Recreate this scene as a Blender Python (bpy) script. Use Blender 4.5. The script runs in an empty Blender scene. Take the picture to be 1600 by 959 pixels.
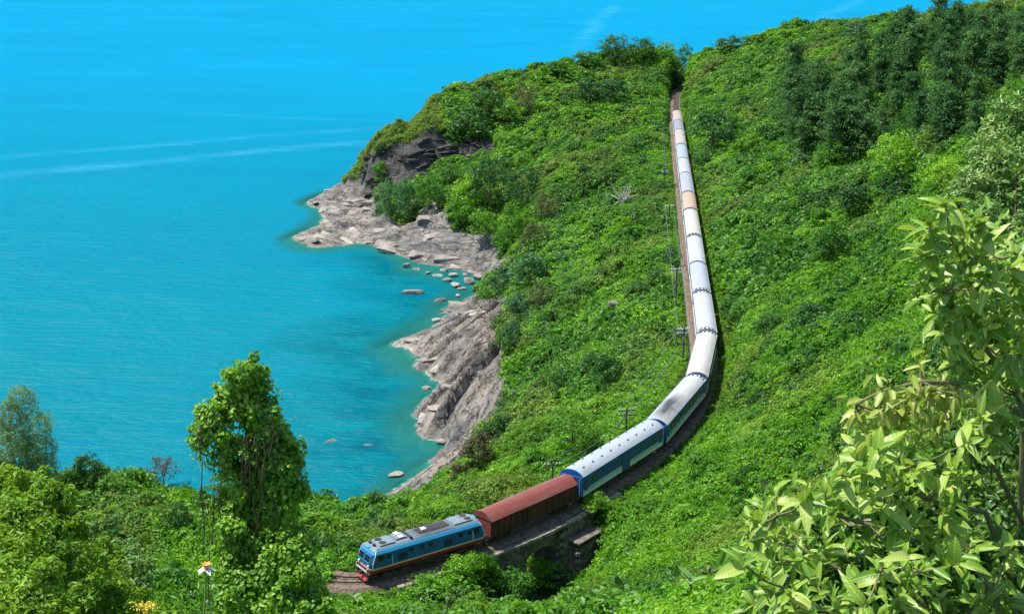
import bpy, math, random
import numpy as np
from math import radians, sin, cos, pi, atan2, sqrt
from mathutils import Vector, Matrix

# ------------------------------------------------------------------ camera, sky, sun
SC = bpy.context.scene
COL = SC.collection
TH = radians(15.5); FPX = 2100.0; CZ = 58.0            # rail level is z = 0, the sea lies at z = -30
SEA = -30.0
cam_d = bpy.data.cameras.new('camera'); cam = bpy.data.objects.new('camera', cam_d); COL.objects.link(cam)
cam_d.sensor_width = 36; cam_d.lens = 36 * FPX / 1600; cam_d.clip_start = .1; cam_d.clip_end = 30000
cam.location = (0, 0, CZ); cam.rotation_euler = (pi / 2 - TH, 0, 0)
SC.camera = cam

SUN = Vector((-.38, .07, .92)).normalized()
world = bpy.data.worlds.new('World'); SC.world = world; world.use_nodes = True
wn = world.node_tree.nodes; wl = world.node_tree.links
sky = wn.new('ShaderNodeTexSky'); sky.sky_type = 'NISHITA'; sky.sun_disc = False
sky.sun_elevation = math.asin(SUN.z); sky.sun_rotation = atan2(SUN.x, SUN.y) % (2 * pi)
sky.altitude = 0; sky.air_density = 1.0; sky.dust_density = .6; sky.ozone_density = 2.0
wn['Background'].inputs[1].default_value = .15
wl.new(sky.outputs[0], wn['Background'].inputs[0])
sd = bpy.data.lights.new('sun', 'SUN'); sd.energy = 4.4; sd.angle = radians(.53); sd.color = (1, .95, .86)
so = bpy.data.objects.new('sun', sd); COL.objects.link(so); so.location = (-60, 100, 150)
so.rotation_euler = SUN.to_track_quat('Z', 'Y').to_euler()
SC.view_settings.view_transform = 'Standard'; SC.view_settings.look = 'None'
SC.view_settings.exposure = .66; SC.view_settings.gamma = 1
SC.render.engine = 'CYCLES'
SC.cycles.max_bounces = 6; SC.cycles.transparent_max_bounces = 8; SC.cycles.diffuse_bounces = 3
SC.cycles.use_denoising = True

random.seed(7); RNG = np.random.default_rng(11)

# ------------------------------------------------------------------ helpers
def ray(px, py):
    u = (px - 800) / FPX; v = (py - 479.5) / FPX
    return Vector((u, cos(TH) - v * sin(TH), -sin(TH) - v * cos(TH)))
def W(px, py, z):
    d = ray(px, py); t = (z - CZ) / d.z
    return Vector((d.x * t, d.y * t, z))
def D(px, py, Y):
    d = ray(px, py); t = Y / d.y
    return Vector((d.x * t, Y, CZ + d.z * t))
def proj(x, y, z):
    zz = z - CZ
    dep = y * cos(TH) - zz * sin(TH)
    up = y * sin(TH) + zz * cos(TH)
    dep = np.where(np.abs(dep) < .01, .01, dep)
    return 800 + FPX * x / dep, 479.5 - FPX * up / dep, dep

def _h(ix, iy, s):
    n = (ix.astype(np.int64) * 374761393 + iy.astype(np.int64) * 668265263 + s * 982451653) & 0xffffffff
    n = ((n ^ (n >> 13)) * 1274126177) & 0xffffffff
    return ((n ^ (n >> 16)) & 0xffff) / 65535.0
def vn(x, y, s=0):
    x = np.asarray(x, float); y = np.asarray(y, float)
    ix = np.floor(x); iy = np.floor(y); fx = x - ix; fy = y - iy
    fx = fx * fx * (3 - 2 * fx); fy = fy * fy * (3 - 2 * fy)
    a = _h(ix, iy, s); b = _h(ix + 1, iy, s); c = _h(ix, iy + 1, s); d = _h(ix + 1, iy + 1, s)
    return (a + (b - a) * fx) * (1 - fy) + (c + (d - c) * fx) * fy
def fbm(x, y, s=0, o=4):
    t = 0; a = .5; n = 0
    for k in range(o):
        t = t + a * vn(x * 2 ** k + 17.3 * k, y * 2 ** k - 9.1 * k, s + k); n += a; a *= .5
    return t / n
def inpoly(x, y, P):
    r = np.zeros(x.shape, bool); n = len(P); j = n - 1
    for i in range(n):
        xi, yi = P[i]; xj, yj = P[j]
        c = ((yi > y) != (yj > y)) & (x < (xj - xi) * (y - yi) / ((yj - yi) or 1e-9) + xi)
        r ^= c; j = i
    return r
def sstep(a, b, x):
    t = np.clip((x - a) / (b - a), 0, 1); return t * t * (3 - 2 * t)

def mesh(name, V, F, smooth=False, mats=None, mi=None, attrs=None):
    me = bpy.data.meshes.new(name)
    V = np.asarray(V, np.float32)
    if isinstance(F, np.ndarray):
        k = F.shape[1]; nf = len(F)
        me.vertices.add(len(V)); me.vertices.foreach_set('co', V.ravel())
        me.loops.add(nf * k); me.loops.foreach_set('vertex_index', F.astype(np.int32).ravel())
        me.polygons.add(nf); me.polygons.foreach_set('loop_start', np.arange(0, nf * k, k, dtype=np.int32))
        me.update(calc_edges=True)
    else:
        me.from_pydata([tuple(map(float, v)) for v in V], [], F)
    if mats is not None:
        for m in (mats if isinstance(mats, (list, tuple)) else [mats]): me.materials.append(m)
    if mi is not None: me.polygons.foreach_set('material_index', np.asarray(mi, np.int32))
    if smooth: me.polygons.foreach_set('use_smooth', np.ones(len(me.polygons), bool))
    if attrs:
        for k, a in attrs.items():
            at = me.attributes.new(k, 'FLOAT', 'POINT'); at.data.foreach_set('value', np.asarray(a, np.float32))
    me.update(); return me

class MB:
    """collects boxes, tubes and sweeps into one mesh"""
    def __init__(s): s.v = []; s.f = []
    def add(s, V, F):
        o = len(s.v); s.v += [tuple(v) for v in V]; s.f += [tuple(i + o for i in f) for f in F]; return s
    def box(s, x0, x1, y0, y1, z0, z1, M=None):
        V = [Vector(p) for p in ((x0,y0,z0),(x1,y0,z0),(x1,y1,z0),(x0,y1,z0),(x0,y0,z1),(x1,y0,z1),(x1,y1,z1),(x0,y1,z1))]
        if M is not None: V = [M @ v for v in V]
        return s.add(V, [(0,3,2,1),(4,5,6,7),(0,1,5,4),(1,2,6,5),(2,3,7,6),(3,0,4,7)])
    def bbox(s, x0, x1, y0, y1, z0, z1, b, M=None):      # box with chamfered edges
        V = []; 
        for sx, X in ((-1, x0), (1, x1)):
            for sy, Y in ((-1, y0), (1, y1)):
                for sz, Z in ((-1, z0), (1, z1)):
                    V += [Vector((X, Y - sy * b, Z - sz * b)), Vector((X - sx * b, Y, Z - sz * b)), Vector((X - sx * b, Y - sy * b, Z))]
        if M is not None: V = [M @ v for v in V]
        c = lambda i, j, k: (i * 4 + j * 2 + k) * 3
        F = []
        for i in (0, 1):
            F.append([c(i,0,0), c(i,1,0), c(i,1,1), c(i,0,1)][::(-1 if i == 0 else 1)])
            F.append([c(0,i,0)+1, c(1,i,0)+1, c(1,i,1)+1, c(0,i,1)+1][::(1 if i == 0 else -1)])
            F.append([c(0,0,i)+2, c(1,0,i)+2, c(1,1,i)+2, c(0,1,i)+2][::(-1 if i == 0 else 1)])
        for j in (0, 1):
            for k in (0, 1):
                F.append([c(0,j,k)+1, c(1,j,k)+1, c(1,j,k)+2, c(0,j,k)+2])
                F.append([c(j,0,k)+0, c(j,1,k)+0, c(j,1,k)+2, c(j,0,k)+2])
                F.append([c(j,k,0)+0, c(j,k,1)+0, c(j,k,1)+1, c(j,k,0)+1])
        for i in (0,1):
            for j in (0,1):
                for k in (0,1): F.append([c(i,j,k), c(i,j,k)+1, c(i,j,k)+2])
        return s.add(V, F)
    def tube(s, pts, r, n=8, cap=True):
        pts = [Vector(p) for p in pts]; R = r if isinstance(r, (list, tuple)) else [r] * len(pts)
        V = []; ref = Vector((0, 0, 1))
        for i, p in enumerate(pts):
            t = (pts[min(i + 1, len(pts) - 1)] - pts[max(i - 1, 0)]).normalized()
            if abs(t.dot(ref)) > .95: ref = Vector((1, 0, 0))
            a = t.cross(ref).normalized(); b = t.cross(a).normalized()
            V += [p + (a * cos(2*pi*k/n) + b * sin(2*pi*k/n)) * R[i] for k in range(n)]
        F = []
        for i in range(len(pts) - 1):
            for k in range(n):
                F.append((i*n+k, i*n+(k+1) % n, (i+1)*n+(k+1) % n, (i+1)*n+k))
        if cap: F += [tuple(range(n))[::-1], tuple((len(pts)-1)*n+k for k in range(n))]
        return s.add(V, F)
    def sweep(s, prof, path, closed=True, cap=True):      # prof: (side, up) points; path: list of (pos, tangent)
        V = []; n = len(prof)
        for p, t in path:
            side = Vector((t.y, -t.x, 0)).normalized()
            V += [Vector(p) + side * a + Vector((0, 0, b)) for a, b in prof]
        F = []; m = n if closed else n - 1
        for i in range(len(path) - 1):
            for k in range(m): F.append((i*n+k, (i+1)*n+k, (i+1)*n+(k+1) % n, i*n+(k+1) % n))
        if cap and closed: F += [tuple(range(n)), tuple((len(path)-1)*n+k for k in range(n))[::-1]]
        return s.add(V, F)
    def prism(s, prof, x0, x1):                            # prof: (y, z) outline extruded along x
        n = len(prof)
        V = [(x0, a, b) for a, b in prof] + [(x1, a, b) for a, b in prof]
        F = [(k, (k+1) % n, n+(k+1) % n, n+k) for k in range(n)] + [tuple(range(n))[::-1], tuple(range(n, 2*n))]
        return s.add(V, F)
    def build(s, name, mat, parent=None, smooth=False):
        me = mesh(name, np.array([tuple(v) for v in s.v], np.float32), s.f, smooth, mat)
        return link(name, me, parent)
def link(name, me, parent=None):
    o = bpy.data.objects.new(name, me); COL.objects.link(o)
    if parent is not None: o.parent = parent
    return o
def tag(o, label=None, cat=None, group=None, kind=None):
    if label: o['label'] = label
    if cat: o['category'] = cat
    if group: o['group'] = group
    if kind: o['kind'] = kind
    return o
def empty(name, loc=(0,0,0), rz=0, ry=0):
    o = bpy.data.objects.new(name, None); COL.objects.link(o); o.location = loc; o.rotation_euler = (0, ry, rz)
    o.empty_display_size = .3; return o

# ------------------------------------------------------------------ materials
class NT:
    def __init__(s, name):
        s.m = bpy.data.materials.new(name); s.m.use_nodes = True; s.t = s.m.node_tree; s.n = s.t.nodes
        s.b = s.n['Principled BSDF']; s.out = s.n['Material Output']
    def nd(s, typ, **k):
        n = s.n.new('ShaderNode' + typ)
        for a, b in k.items(): setattr(n, a, b)
        return n
    def lk(s, a, b): s.t.links.new(a, b)
    def put(s, sock, v):
        if hasattr(v, 'is_output'): s.lk(v, sock)
        elif v is not None: sock.default_value = v
    def pos(s): return s.nd('NewGeometry').outputs['Position']
    def obj(s): return s.nd('TexCoord').outputs['Object']
    def noise(s, vec, scale, detail=4, rough=.55, stretch=None, dist=0):
        if stretch is not None:
            mp = s.nd('Mapping'); s.lk(vec, mp.inputs['Vector']); mp.inputs['Scale'].default_value = stretch[:3]
            if len(stretch) > 3: mp.inputs['Rotation'].default_value = (0, 0, stretch[3])
            vec = mp.outputs[0]
        n = s.nd('TexNoise'); s.lk(vec, n.inputs['Vector']); n.inputs['Scale'].default_value = scale
        n.inputs['Detail'].default_value = detail; n.inputs['Roughness'].default_value = rough; n.inputs['Distortion'].default_value = dist
        return n.outputs['Fac']
    def math(s, op, a, b=None, c=None, clamp=False):
        n = s.nd('Math', operation=op, use_clamp=clamp)
        s.put(n.inputs[0], a); s.put(n.inputs[1], b)
        if c is not None: s.put(n.inputs[2], c)
        return n.outputs[0]
    def rng(s, v, a, b, c=0, d=1):
        n = s.nd('MapRange'); s.put(n.inputs[0], v)
        for i, q in enumerate((a, b, c, d)): n.inputs[i+1].default_value = q
        return n.outputs[0]
    def mix(s, f, a, b, mode='MIX'):
        n = s.nd('Mix', data_type='RGBA', blend_type=mode); s.put(n.inputs[0], f)
        for i, v in ((6, a), (7, b)):
            s.put(n.inputs[i], v if hasattr(v, 'is_output') else (*v[:3], 1))
        return n.outputs[2]
    def ramp(s, f, stops):
        n = s.nd('ValToRGB'); s.lk(f, n.inputs[0]); e = n.color_ramp.elements
        while len(e) < len(stops): e.new(.5)
        for i, (p, c) in enumerate(stops): e[i].position = p; e[i].color = (*c, 1)
        return n.outputs[0]
    def attr(s, name, typ='GEOMETRY'):
        n = s.nd('Attribute', attribute_name=name, attribute_type=typ); return n.outputs['Fac']
    def bump(s, h, strength=.3, dist=.1):
        n = s.nd('Bump'); s.put(n.inputs['Height'], h); n.inputs['Strength'].default_value = strength; n.inputs['Distance'].default_value = dist
        s.lk(n.outputs[0], s.b.inputs['Normal']); return n
    def base(s, c, rough=.6, spec=.4, metal=0):
        s.put(s.b.inputs['Base Color'], c if hasattr(c, 'is_output') else (*c, 1))
        s.b.inputs['Roughness'].default_value = rough; s.b.inputs['Specular IOR Level'].default_value = spec
        s.b.inputs['Metallic'].default_value = metal; return s.m

def foliage_mat(name, dark, mid, light, trans=.3, rough=.5, spec=.35, patch=.05, tint=False, olive=(.10, .15, .03), contrast=0):
    t = NT(name); p = t.pos()
    rnd = t.nd('ObjectInfo').outputs['Random']
    rl = t.nd('NewGeometry').outputs['Random Per Island']
    f = t.noise(p, patch, 4, .6)
    f = t.rng(f, .33, .67)
    if contrast:
        f2 = t.rng(t.noise(p, .21, 3, .6), .33, .67); f = t.math('ADD', t.math('MULTIPLY', f, .55), t.math('MULTIPLY', f2, .45))
    g = t.math('ADD', t.math('MULTIPLY', f, .46 if contrast else .5), t.math('MULTIPLY', rnd, .34 if contrast else .22))
    g = t.math('ADD', g, t.math('MULTIPLY', rl, .24 if contrast else .34))
    c = t.ramp(g, [(0.1, dark), (.5, mid), (.95, light)])
    if tint:                                   # tint: share of dry, olive growth in that patch of hillside
        c = t.mix(t.attr('tint', 'INSTANCER'), c, olive)
    t.base(c, rough, spec)
    tr = t.nd('BsdfTranslucent'); hs = t.nd('HueSaturation'); t.lk(c, hs.inputs['Color'])
    hs.inputs['Hue'].default_value = .485; hs.inputs['Value'].default_value = 1.5; hs.inputs['Saturation'].default_value = 1.05
    t.lk(hs.outputs[0], tr.inputs[0])
    mx = t.nd('MixShader'); mx.inputs[0].default_value = trans
    t.lk(t.b.outputs[0], mx.inputs[1]); t.lk(tr.outputs[0], mx.inputs[2]); t.lk(mx.outputs[0], t.out.inputs[0])
    return t.m
M = {}
M['vine'] = foliage_mat('vine leaves', (.015, .085, .006), (.10, .295, .012), (.31, .54, .04), .36, tint=True, olive=(.20, .23, .05), contrast=1)
M['shrub'] = foliage_mat('shrub leaves', (.010, .055, .008), (.055, .19, .014), (.19, .40, .03), .32, tint=True, olive=(.12, .16, .035), contrast=1)
M['dark'] = foliage_mat('dark evergreen leaves', (.014, .06, .014), (.034, .12, .020), (.09, .22, .03), .25, .45, .3)
M['seaside'] = foliage_mat('grey green seaside leaves', (.03, .09, .03), (.06, .17, .05), (.13, .28, .08), .25)
M['needle'] = foliage_mat('casuarina needles', (.025, .080, .022), (.05, .14, .035), (.12, .25, .06), .3, .6, .15)
M['dry'] = foliage_mat('dry brown twigs', (.05, .05, .02), (.10, .09, .04), (.16, .14, .07), .15, .7, .2)
M['ivy'] = foliage_mat('climber leaves', (.06, .16, .012), (.14, .32, .022), (.28, .48, .05), .36, .42, .45, patch=.6)
M['ivydark'] = foliage_mat('climber leaves painted shaded', (.045, .12, .010), (.09, .23, .02), (.19, .37, .04), .25, .5, .3, patch=.6)  # darker copy of the climber leaves, with shade put into the colour
M['broad'] = foliage_mat('broad bush leaves', (.05, .14, .010), (.15, .30, .018), (.34, .50, .05), .36, .45, .3, patch=.5)
M['pale'] = foliage_mat('pale shrub leaves', (.07, .17, .03), (.16, .30, .06), (.34, .46, .13), .3, .38, .5, patch=.5)
M['inner'] = foliage_mat('inner leaves painted shaded', (.022, .07, .008), (.055, .14, .016), (.17, .30, .04), .28, .4, .4, patch=1.5)  # shade inside and behind the right hand shrubs, painted as a darker leaf colour

M['palesmall'] = foliage_mat('small pale leaves', (.05, .14, .012), (.16, .32, .03), (.38, .54, .09), .34, .4, .4, patch=1.5)
M['yellowsmall'] = foliage_mat('small yellow leaves', (.16, .26, .03), (.30, .40, .06), (.5, .54, .14), .36, .4, .4, patch=1.5)
def m_bark(name, a, b):
    t = NT(name); p = t.obj()
    n = t.noise(p, 6, 6, .6, (3, 3, .6)); t.bump(n, .6, .03)
    return t.base(t.mix(n, a, b), .85, .2)
M['bark'] = m_bark('bark', (.05, .035, .02), (.16, .12, .08)); M['barkpale'] = m_bark('pale bark', (.30, .27, .22), (.60, .56, .48))
M['twig'] = m_bark('green twig', (.13, .13, .05), (.24, .24, .1))

def m_ground():
    t = NT('hillside soil and rock'); p = t.pos()
    n1 = t.noise(p, .8, 6, .6); n2 = t.noise(p, .12, 5, .6)
    soil = t.mix(t.rng(n1, .4, .65), (.02, .055, .012), (.05, .10, .02))
    # bedding: coordinates along and across the beds
    cb = t.nd('CombineXYZ'); t.lk(t.attr('bu'), cb.inputs[0]); t.lk(t.attr('bv'), cb.inputs[1]); sp_ = t.nd('SeparateXYZ'); t.lk(p, sp_.inputs[0]); t.lk(sp_.outputs[2], cb.inputs[2]); bp = cb.outputs[0]
    st = t.noise(bp, 1.0, 7, .68, (.12, .9, .6), .8)
    st2 = t.noise(bp, .30, 6, .65, (.3, 1, 1), .5)
    crack = t.math('ABSOLUTE', t.math('SUBTRACT', t.noise(bp, .55, 5, .6, (.10, .8, .5), .6), .5)); crack = t.rng(crack, 0, .022)
    cr2 = t.math('ABSOLUTE', t.math('SUBTRACT', t.noise(bp, .35, 4, .6, (.7, .25, .3), .6), .5)); crack = t.math('MINIMUM', crack, t.rng(cr2, 0, .010))
    fine = t.noise(p, 3.0, 6, .7)
    rock = t.ramp(st2, [(.28, (.12, .118, .112)), (.42, (.235, .225, .205)), (.55, (.34, .31, .26)), (.70, (.44, .375, .29))])
    rock = t.mix(t.rng(st, .36, .60), t.mix(.65, rock, (.09, .088, .088)), rock)
    rock = t.mix(t.rng(t.noise(p, .07, 3, .6), .45, .6, 0, .55), rock, (.45, .37, .29)); rock = t.mix(t.rng(fine, .35, .65, 0, .4), rock, (.10, .095, .09))
    rock = t.mix(t.rng(n2, .52, .64), rock, t.mix(.65, rock, (.08, .08, .085)))
    rock = t.mix(crack, (.035, .033, .03), rock)
    sep = t.nd('SeparateXYZ'); t.lk(p, sep.inputs[0])
    zz = t.math('ADD', sep.outputs[2], t.math('MULTIPLY', n1, 1.6))
    wet = t.rng(zz, -29.55, -28.9)                                   # bleached, salt washed band near the water
    rock = t.mix(wet, t.mix(t.rng(n2, .4, .55), (.56, .51, .41), (.20, .19, .16)), rock)
    under = t.rng(sep.outputs[2], -30.6, -29.9)
    rock = t.mix(under, (.20, .22, .15), rock)
    cl = t.attr('cliff')
    rock = t.mix(t.math('MULTIPLY', cl, .8), rock, t.mix(t.rng(st, .4, .6), (.022, .022, .024), (.10, .09, .08)))
    f = t.attr('rock')
    c = t.mix(f, soil, rock)
    b = t.nd('Bump'); t.lk(t.math('ADD', t.math('ADD', t.math('MULTIPLY', st, 1.0), t.math('MULTIPLY', fine, .35)), t.math('MULTIPLY', crack, .25)), b.inputs['Height'])
    b.inputs['Distance'].default_value = .9; b.inputs['Strength'].default_value = .9
    t.lk(b.outputs[0], t.b.inputs['Normal'])
    return t.base(c, .85, .25)
M['ground'] = m_ground()

def m_stone(name, a, b, sc=1.5):
    t = NT(name); p = t.pos()
    n = t.noise(p, sc, 7, .65); k = t.noise(p, sc * .3, 4, .6); r = t.nd('ObjectInfo').outputs['Random']
    c = t.mix(t.rng(n, .35, .65), a, b); c = t.mix(t.rng(k, .5, .6, 0, .6), c, tuple(q * .45 for q in a))
    hs = t.nd('HueSaturation'); t.lk(c, hs.inputs['Color']); t.lk(t.rng(r, 0, 1, .75, 1.2), hs.inputs['Value'])
    t.bump(n, .7, .15); return t.base(hs.outputs[0], .9, .2)
M['boulder'] = m_stone('boulder', (.17, .155, .135), (.38, .34, .28), .8)
M['wetrock'] = m_stone('wet boulder', (.10, .12, .10), (.24, .25, .19), .8)
M['masonry'] = m_stone('masonry block', (.12, .11, .09), (.26, .23, .18), 2.5)
M['mortar'] = m_stone('wall core', (.05, .05, .04), (.09, .085, .07), 2)
M['concrete'] = m_stone('weathered concrete', (.20, .17, .13), (.36, .31, .25), 1.5)
M['ballast'] = m_stone('rusty ballast', (.09, .065, .045), (.26, .20, .15), 6)
M['sleeper'] = m_stone('sleeper', (.10, .08, .06), (.22, .18, .14), 3)

def paint(name, c, rough=.45, dirt=.35, dirtc=(.08, .06, .045), spec=.4, streak=1.2, metal=0):
    t = NT(name); p = t.obj()
    n = t.noise(p, streak, 6, .65, (1, 1, .25)); k = t.noise(p, .35, 4, .6)
    a = t.mix(t.rng(n, .42, .75, 0, dirt), c, dirtc); a = t.mix(t.rng(k, .45, .7, 0, dirt * .5), a, dirtc)
    t.bump(n, .12, .02); return t.base(a, rough, spec, metal)
M['locoblue'] = paint('locomotive blue', (.006, .13, .34), .35, .45)
M['locolight'] = paint('locomotive light blue', (.03, .30, .52), .4, .2)
M['red'] = paint('red skirt', (.34, .022, .018), .5)
M['cream'] = paint('cream line', (.62, .60, .40), .5)
M['metalgrey'] = paint('grey hatch', (.19, .24, .28), .5, .5)
M['darkmetal'] = paint('dark underframe', (.025, .023, .022), .7, .4, (.09, .06, .04))
M['redwagon'] = paint('brown wagon roof', (.24, .050, .034), .7, .25, (.13, .05, .04))
M['wagonside'] = paint('brown wagon side', (.085, .030, .024), .7, .45, (.03, .02, .018))
M['coachblue'] = paint('coach blue', (.010, .085, .27), .4, .15)
M['endblue'] = paint('coach end blue', (.012, .11, .36), .45, .2)
M['stripe'] = paint('pale stripe', (.66, .76, .74), .5, .15)
M['joint'] = paint('pale grey end', (.30, .31, .31), .6, .45)
M['glass'] = NT('dark glass').base((.01, .015, .02), .12, .6)
M['lamp'] = NT('lamp glass').base((.6, .6, .52), .2, .6)
M['white'] = paint('white enamel', (.8, .8, .78), .4, .15)
M['wood'] = paint('weathered pole wood', (.12, .095, .07), .8, .5)
M['rail'] = NT('worn rail steel').base((.16, .11, .085), .5, .5, .5)
def roofmat(name, c, soot=False, dirt=.25):
    t = NT(name); p = t.obj()
    n = t.noise(p, 1.4, 6, .65, (.25, 2.4, 1)); k = t.noise(p, .3, 3, .6)
    a = t.mix(t.rng(n, .45, .75, 0, dirt), c, (.26, .20, .15)); a = t.mix(t.rng(k, .5, .75, 0, dirt), a, (.22, .2, .2))
    if soot:
        sep = t.nd('SeparateXYZ'); t.lk(p, sep.inputs[0])
        ex, x0, x1, yw = soot
        g = t.math('MULTIPLY', t.rng(sep.outputs[0], x0, x0 + ex), t.rng(sep.outputs[0], x1, x1 - ex))
        y = t.math('ABSOLUTE', t.math('ADD', sep.outputs[1], t.math('MULTIPLY', t.math('SUBTRACT', k, .5), 1.2)))
        g = t.math('MULTIPLY', g, t.rng(y, yw, yw * .2)); g = t.math('MULTIPLY', g, t.rng(n, .2, .55, .6, 1))
        a = t.mix(t.math('MULTIPLY', g, .93), a, (.02, .02, .022))
    t.bump(n, .1, .02); return t.base(a, .5, .35)

# ------------------------------------------------------------------ railway centre line (roof centres read at 3.8 m)
roof_px = [(563,853),(745,800.5),(888,740),(1021,659),(1089,583),(1105.5,515),(1097,453),(1090.5,408),(1085,366),(1079,325),
           (1075.7,299),(1071.3,269),(1067.6,246),(1064.5,224),(1061.9,202),(1059.6,187),(1057.7,172.5)]
RP = [W(a, b, 3.8) for a, b in roof_px]
ctrl = [Vector((-60,118,.45)), Vector((-42,117,.45)), Vector((-27,116.2,.45)), Vector((-19.5,115,.45))] + [Vector((p.x, p.y, zz_)) for p, zz_ in zip(RP, [.45, .45, .38, .12] + [0] * 20)] + \
       [W(1057,150,0), W(1062,139,0), W(1073,134,0) + Vector((2,8,0)), Vector((95, 620, 0)), Vector((140, 680, 0))]
fine = []
for i in range(1, len(ctrl) - 2):
    p0, p1, p2, p3 = ctrl[i-1], ctrl[i], ctrl[i+1], ctrl[i+2]
    m = max(2, int((p2 - p1).length / .4))
    for k in range(m):
        t = k / m
        fine.append(.5 * ((2*p1) + (p2-p0)*t + (2*p0-5*p1+4*p2-p3)*t*t + (-p0+3*p1-3*p2+p3)*t**3))
fa = np.array([tuple(p) for p in fine])
for _ in range(25):                                      # ease the curve
    fa[1:-1] = .5 * fa[1:-1] + .25 * (fa[:-2] + fa[2:])
sl = np.r_[0, np.cumsum(np.linalg.norm(np.diff(fa, axis=0), axis=1))]
TL = sl[-1]
def track(s):
    p = Vector([float(np.interp(s, sl, fa[:, k])) for k in range(3)])
    q = Vector([float(np.interp(s + .5, sl, fa[:, k])) for k in range(3)]); r = Vector([float(np.interp(s - .5, sl, fa[:, k])) for k in range(3)])
    return p, (q - r).normalized()
def s_near(p): return float(sl[np.argmin((fa[:, 0] - p.x) ** 2 + (fa[:, 1] - p.y) ** 2)])
ST = np.arange(0, TL, 2.0); TP = np.stack([np.interp(ST, sl, fa[:, 0]), np.interp(ST, sl, fa[:, 1])], 1)
def track_dist(x, y):                                    # distance, signed to the right of travel away from the camera
    sh = x.shape; x = x.ravel(); y = y.ravel(); best = np.full(x.shape, 1e9); sg = np.zeros(x.shape); ss = np.zeros(x.shape)
    for i in range(len(TP) - 1):
        a = TP[i]; d = TP[i+1] - a; L = np.hypot(*d); d = d / L
        t = np.clip((x - a[0]) * d[0] + (y - a[1]) * d[1], 0, L)
        ex = x - a[0] - t * d[0]; ey = y - a[1] - t * d[1]; r = np.hypot(ex, ey)
        m = r < best; best[m] = r[m]; sg[m] = (ex * d[1] - ey * d[0])[m]; ss[m] = ST[i] + t[m]
    return best.reshape(sh), np.sign(sg).reshape(sh), ss.reshape(sh)

# ------------------------------------------------------------------ terrain control points
C = []
def cw(px, py, z): C.append(tuple(W(px, py, z)))
def cd(px, py, Y, dz=0): p = D(px, py, Y); C.append((p.x, p.y, p.z + dz))
def cx(x, y, z): C.append((x, y, z))
shore = [(600,772),(628,759),(680,717),(703,694),(678,688),(653,667),(653,652),(688,600),(668,583),(655,575),(659,554),(622,538),(684,508),(747,463),(763,440),
         (740,425),(688,414),(638,403),(571,380),(504,386),(461,368),(504,347),(504,333),(486,322),(528,299)]
for a in shore: cw(*a, -29.9)
for p, d in ((( 628,759),(-6,-4)),((653,660),(-7,-2)),((655,575),(-7,0)),((622,538),(-7,0)),((688,425),(-2,-9)),((638,412),(-3,-9)),((571,385),(-2,-9)),((504,393),(-2,-8)),((455,368),(-8,0)),((480,322),(-8,3)),((720,455),(-5,-2))):
    q = W(*p, SEA); hd = p[0] < 520 or (p[1] < 400 and p[0] < 600); cx(q.x + d[0] * .8, q.y + d[1] * .8, -34 if hd else -32.2); cx(q.x + 2.6 * d[0], q.y + 2.6 * d[1], -42 if hd else -37)
for x, y, z in ((-60,250,-44),(-50,200,-42),(-120,380,-48),(-110,300,-48),(-120,460,-48),(-35,165,-34),(-60,170,-38),(-100,170,-44),(-45,320,-43),(-90,520,-48),(-40,540,-44),(10,620,-46),(70,690,-46),(-160,700,-50),(-160,150,-48),(150,800,-40),(-88,400,-43),(-80,440,-44),(-62,352,-43),(-60,215,-40),(-45,270,-41),(-48,240,-40)): cx(x, y, z)
for a in ((700,468),(668,486),(715,452),(650,505),(690,452),(735,452)): cw(*a, -32.6)
for a in ((690,772,-26.5),(662,776,-28.3),(705,760,-26)): cw(*a)
# shore slabs
for a in ((540,330,-27.5),(560,352,-27),(600,345,-25),(560,310,-26.5),(500,368,-28.7),(520,325,-28.3),(640,372,-26),(690,330,-19.5),(700,385,-25.5),(740,380,-22),(780,400,-23.5),(770,425,-28),
          (660,532,-27),(700,540,-25.5),(730,500,-26),(760,480,-25),(760,530,-20.5),(735,585,-22.5),(720,640,-24.5),(690,650,-26.5),(755,620,-20),(775,480,-23),
          (700,670,-27),(735,670,-24),(700,740,-26.5),(730,705,-24.5),(660,770,-28),(740,740,-22)): cw(*a)
# headland: cliff foot, cliff top, slope, skyline
for a in ((578,304,433),(612,292,430),(667,278,430),(702,258,432),(773,236,434)): cd(*a)
for a in ((582,243,437),(638,230,436),(670,209,437),(700,212,440),(773,225,442)): cd(*a)
cd(590,225,452); cd(620,205,465,-1.6); cd(640,190,475,-2.6); cd(700,150,492,-4.2); cd(760,127,505,-4.0); cd(830,107,518,-3.6); cd(900,95,530,-3.2); cd(960,88,540,-2); cd(1010,82,545,-2); cd(1050,92,550,-2)
for a in ((640,205,452),(700,180,455),(700,195,448),(780,150,482),(780,190,456),(850,200,440),(850,150,478),(900,150,470),(930,190,435),(930,120,500),(1000,120,510),(1000,160,465)): cd(*a, -1.8 if a[0] < 940 else -.3)
for x, y, z in ((-52,470,-30),(-30,500,-31),(-10,525,-30),(20,560,-28),(50,590,-20),(0,560,-40),(80,640,-15),(110,690,-25)): cx(x, y, z)
cw(640,312,-21); cw(700,290,-17.5); cw(760,280,-14.5); cw(820,270,-11)
for a in ((780,345,-19.5),(780,300,-14),(850,330,-14),(850,300,-11),(960,330,-5.5),(1000,300,-3),(1030,330,-1.5),(930,260,-4.5),(1000,210,-2),
          (960,420,-5),(1020,420,-2.5),(870,420,-13),(800,430,-23),(830,480,-18),(900,490,-10),(1000,520,-3.5),(1050,520,-1.5),(900,560,-10),(850,620,-14),(800,560,-18),(780,640,-20),
          (950,620,-4),(1020,590,-2),(900,680,-4),(960,660,-1.5),(860,720,-4.5),(800,740,-7),(820,680,-12),(760,720,-17)): cw(*a)
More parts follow.
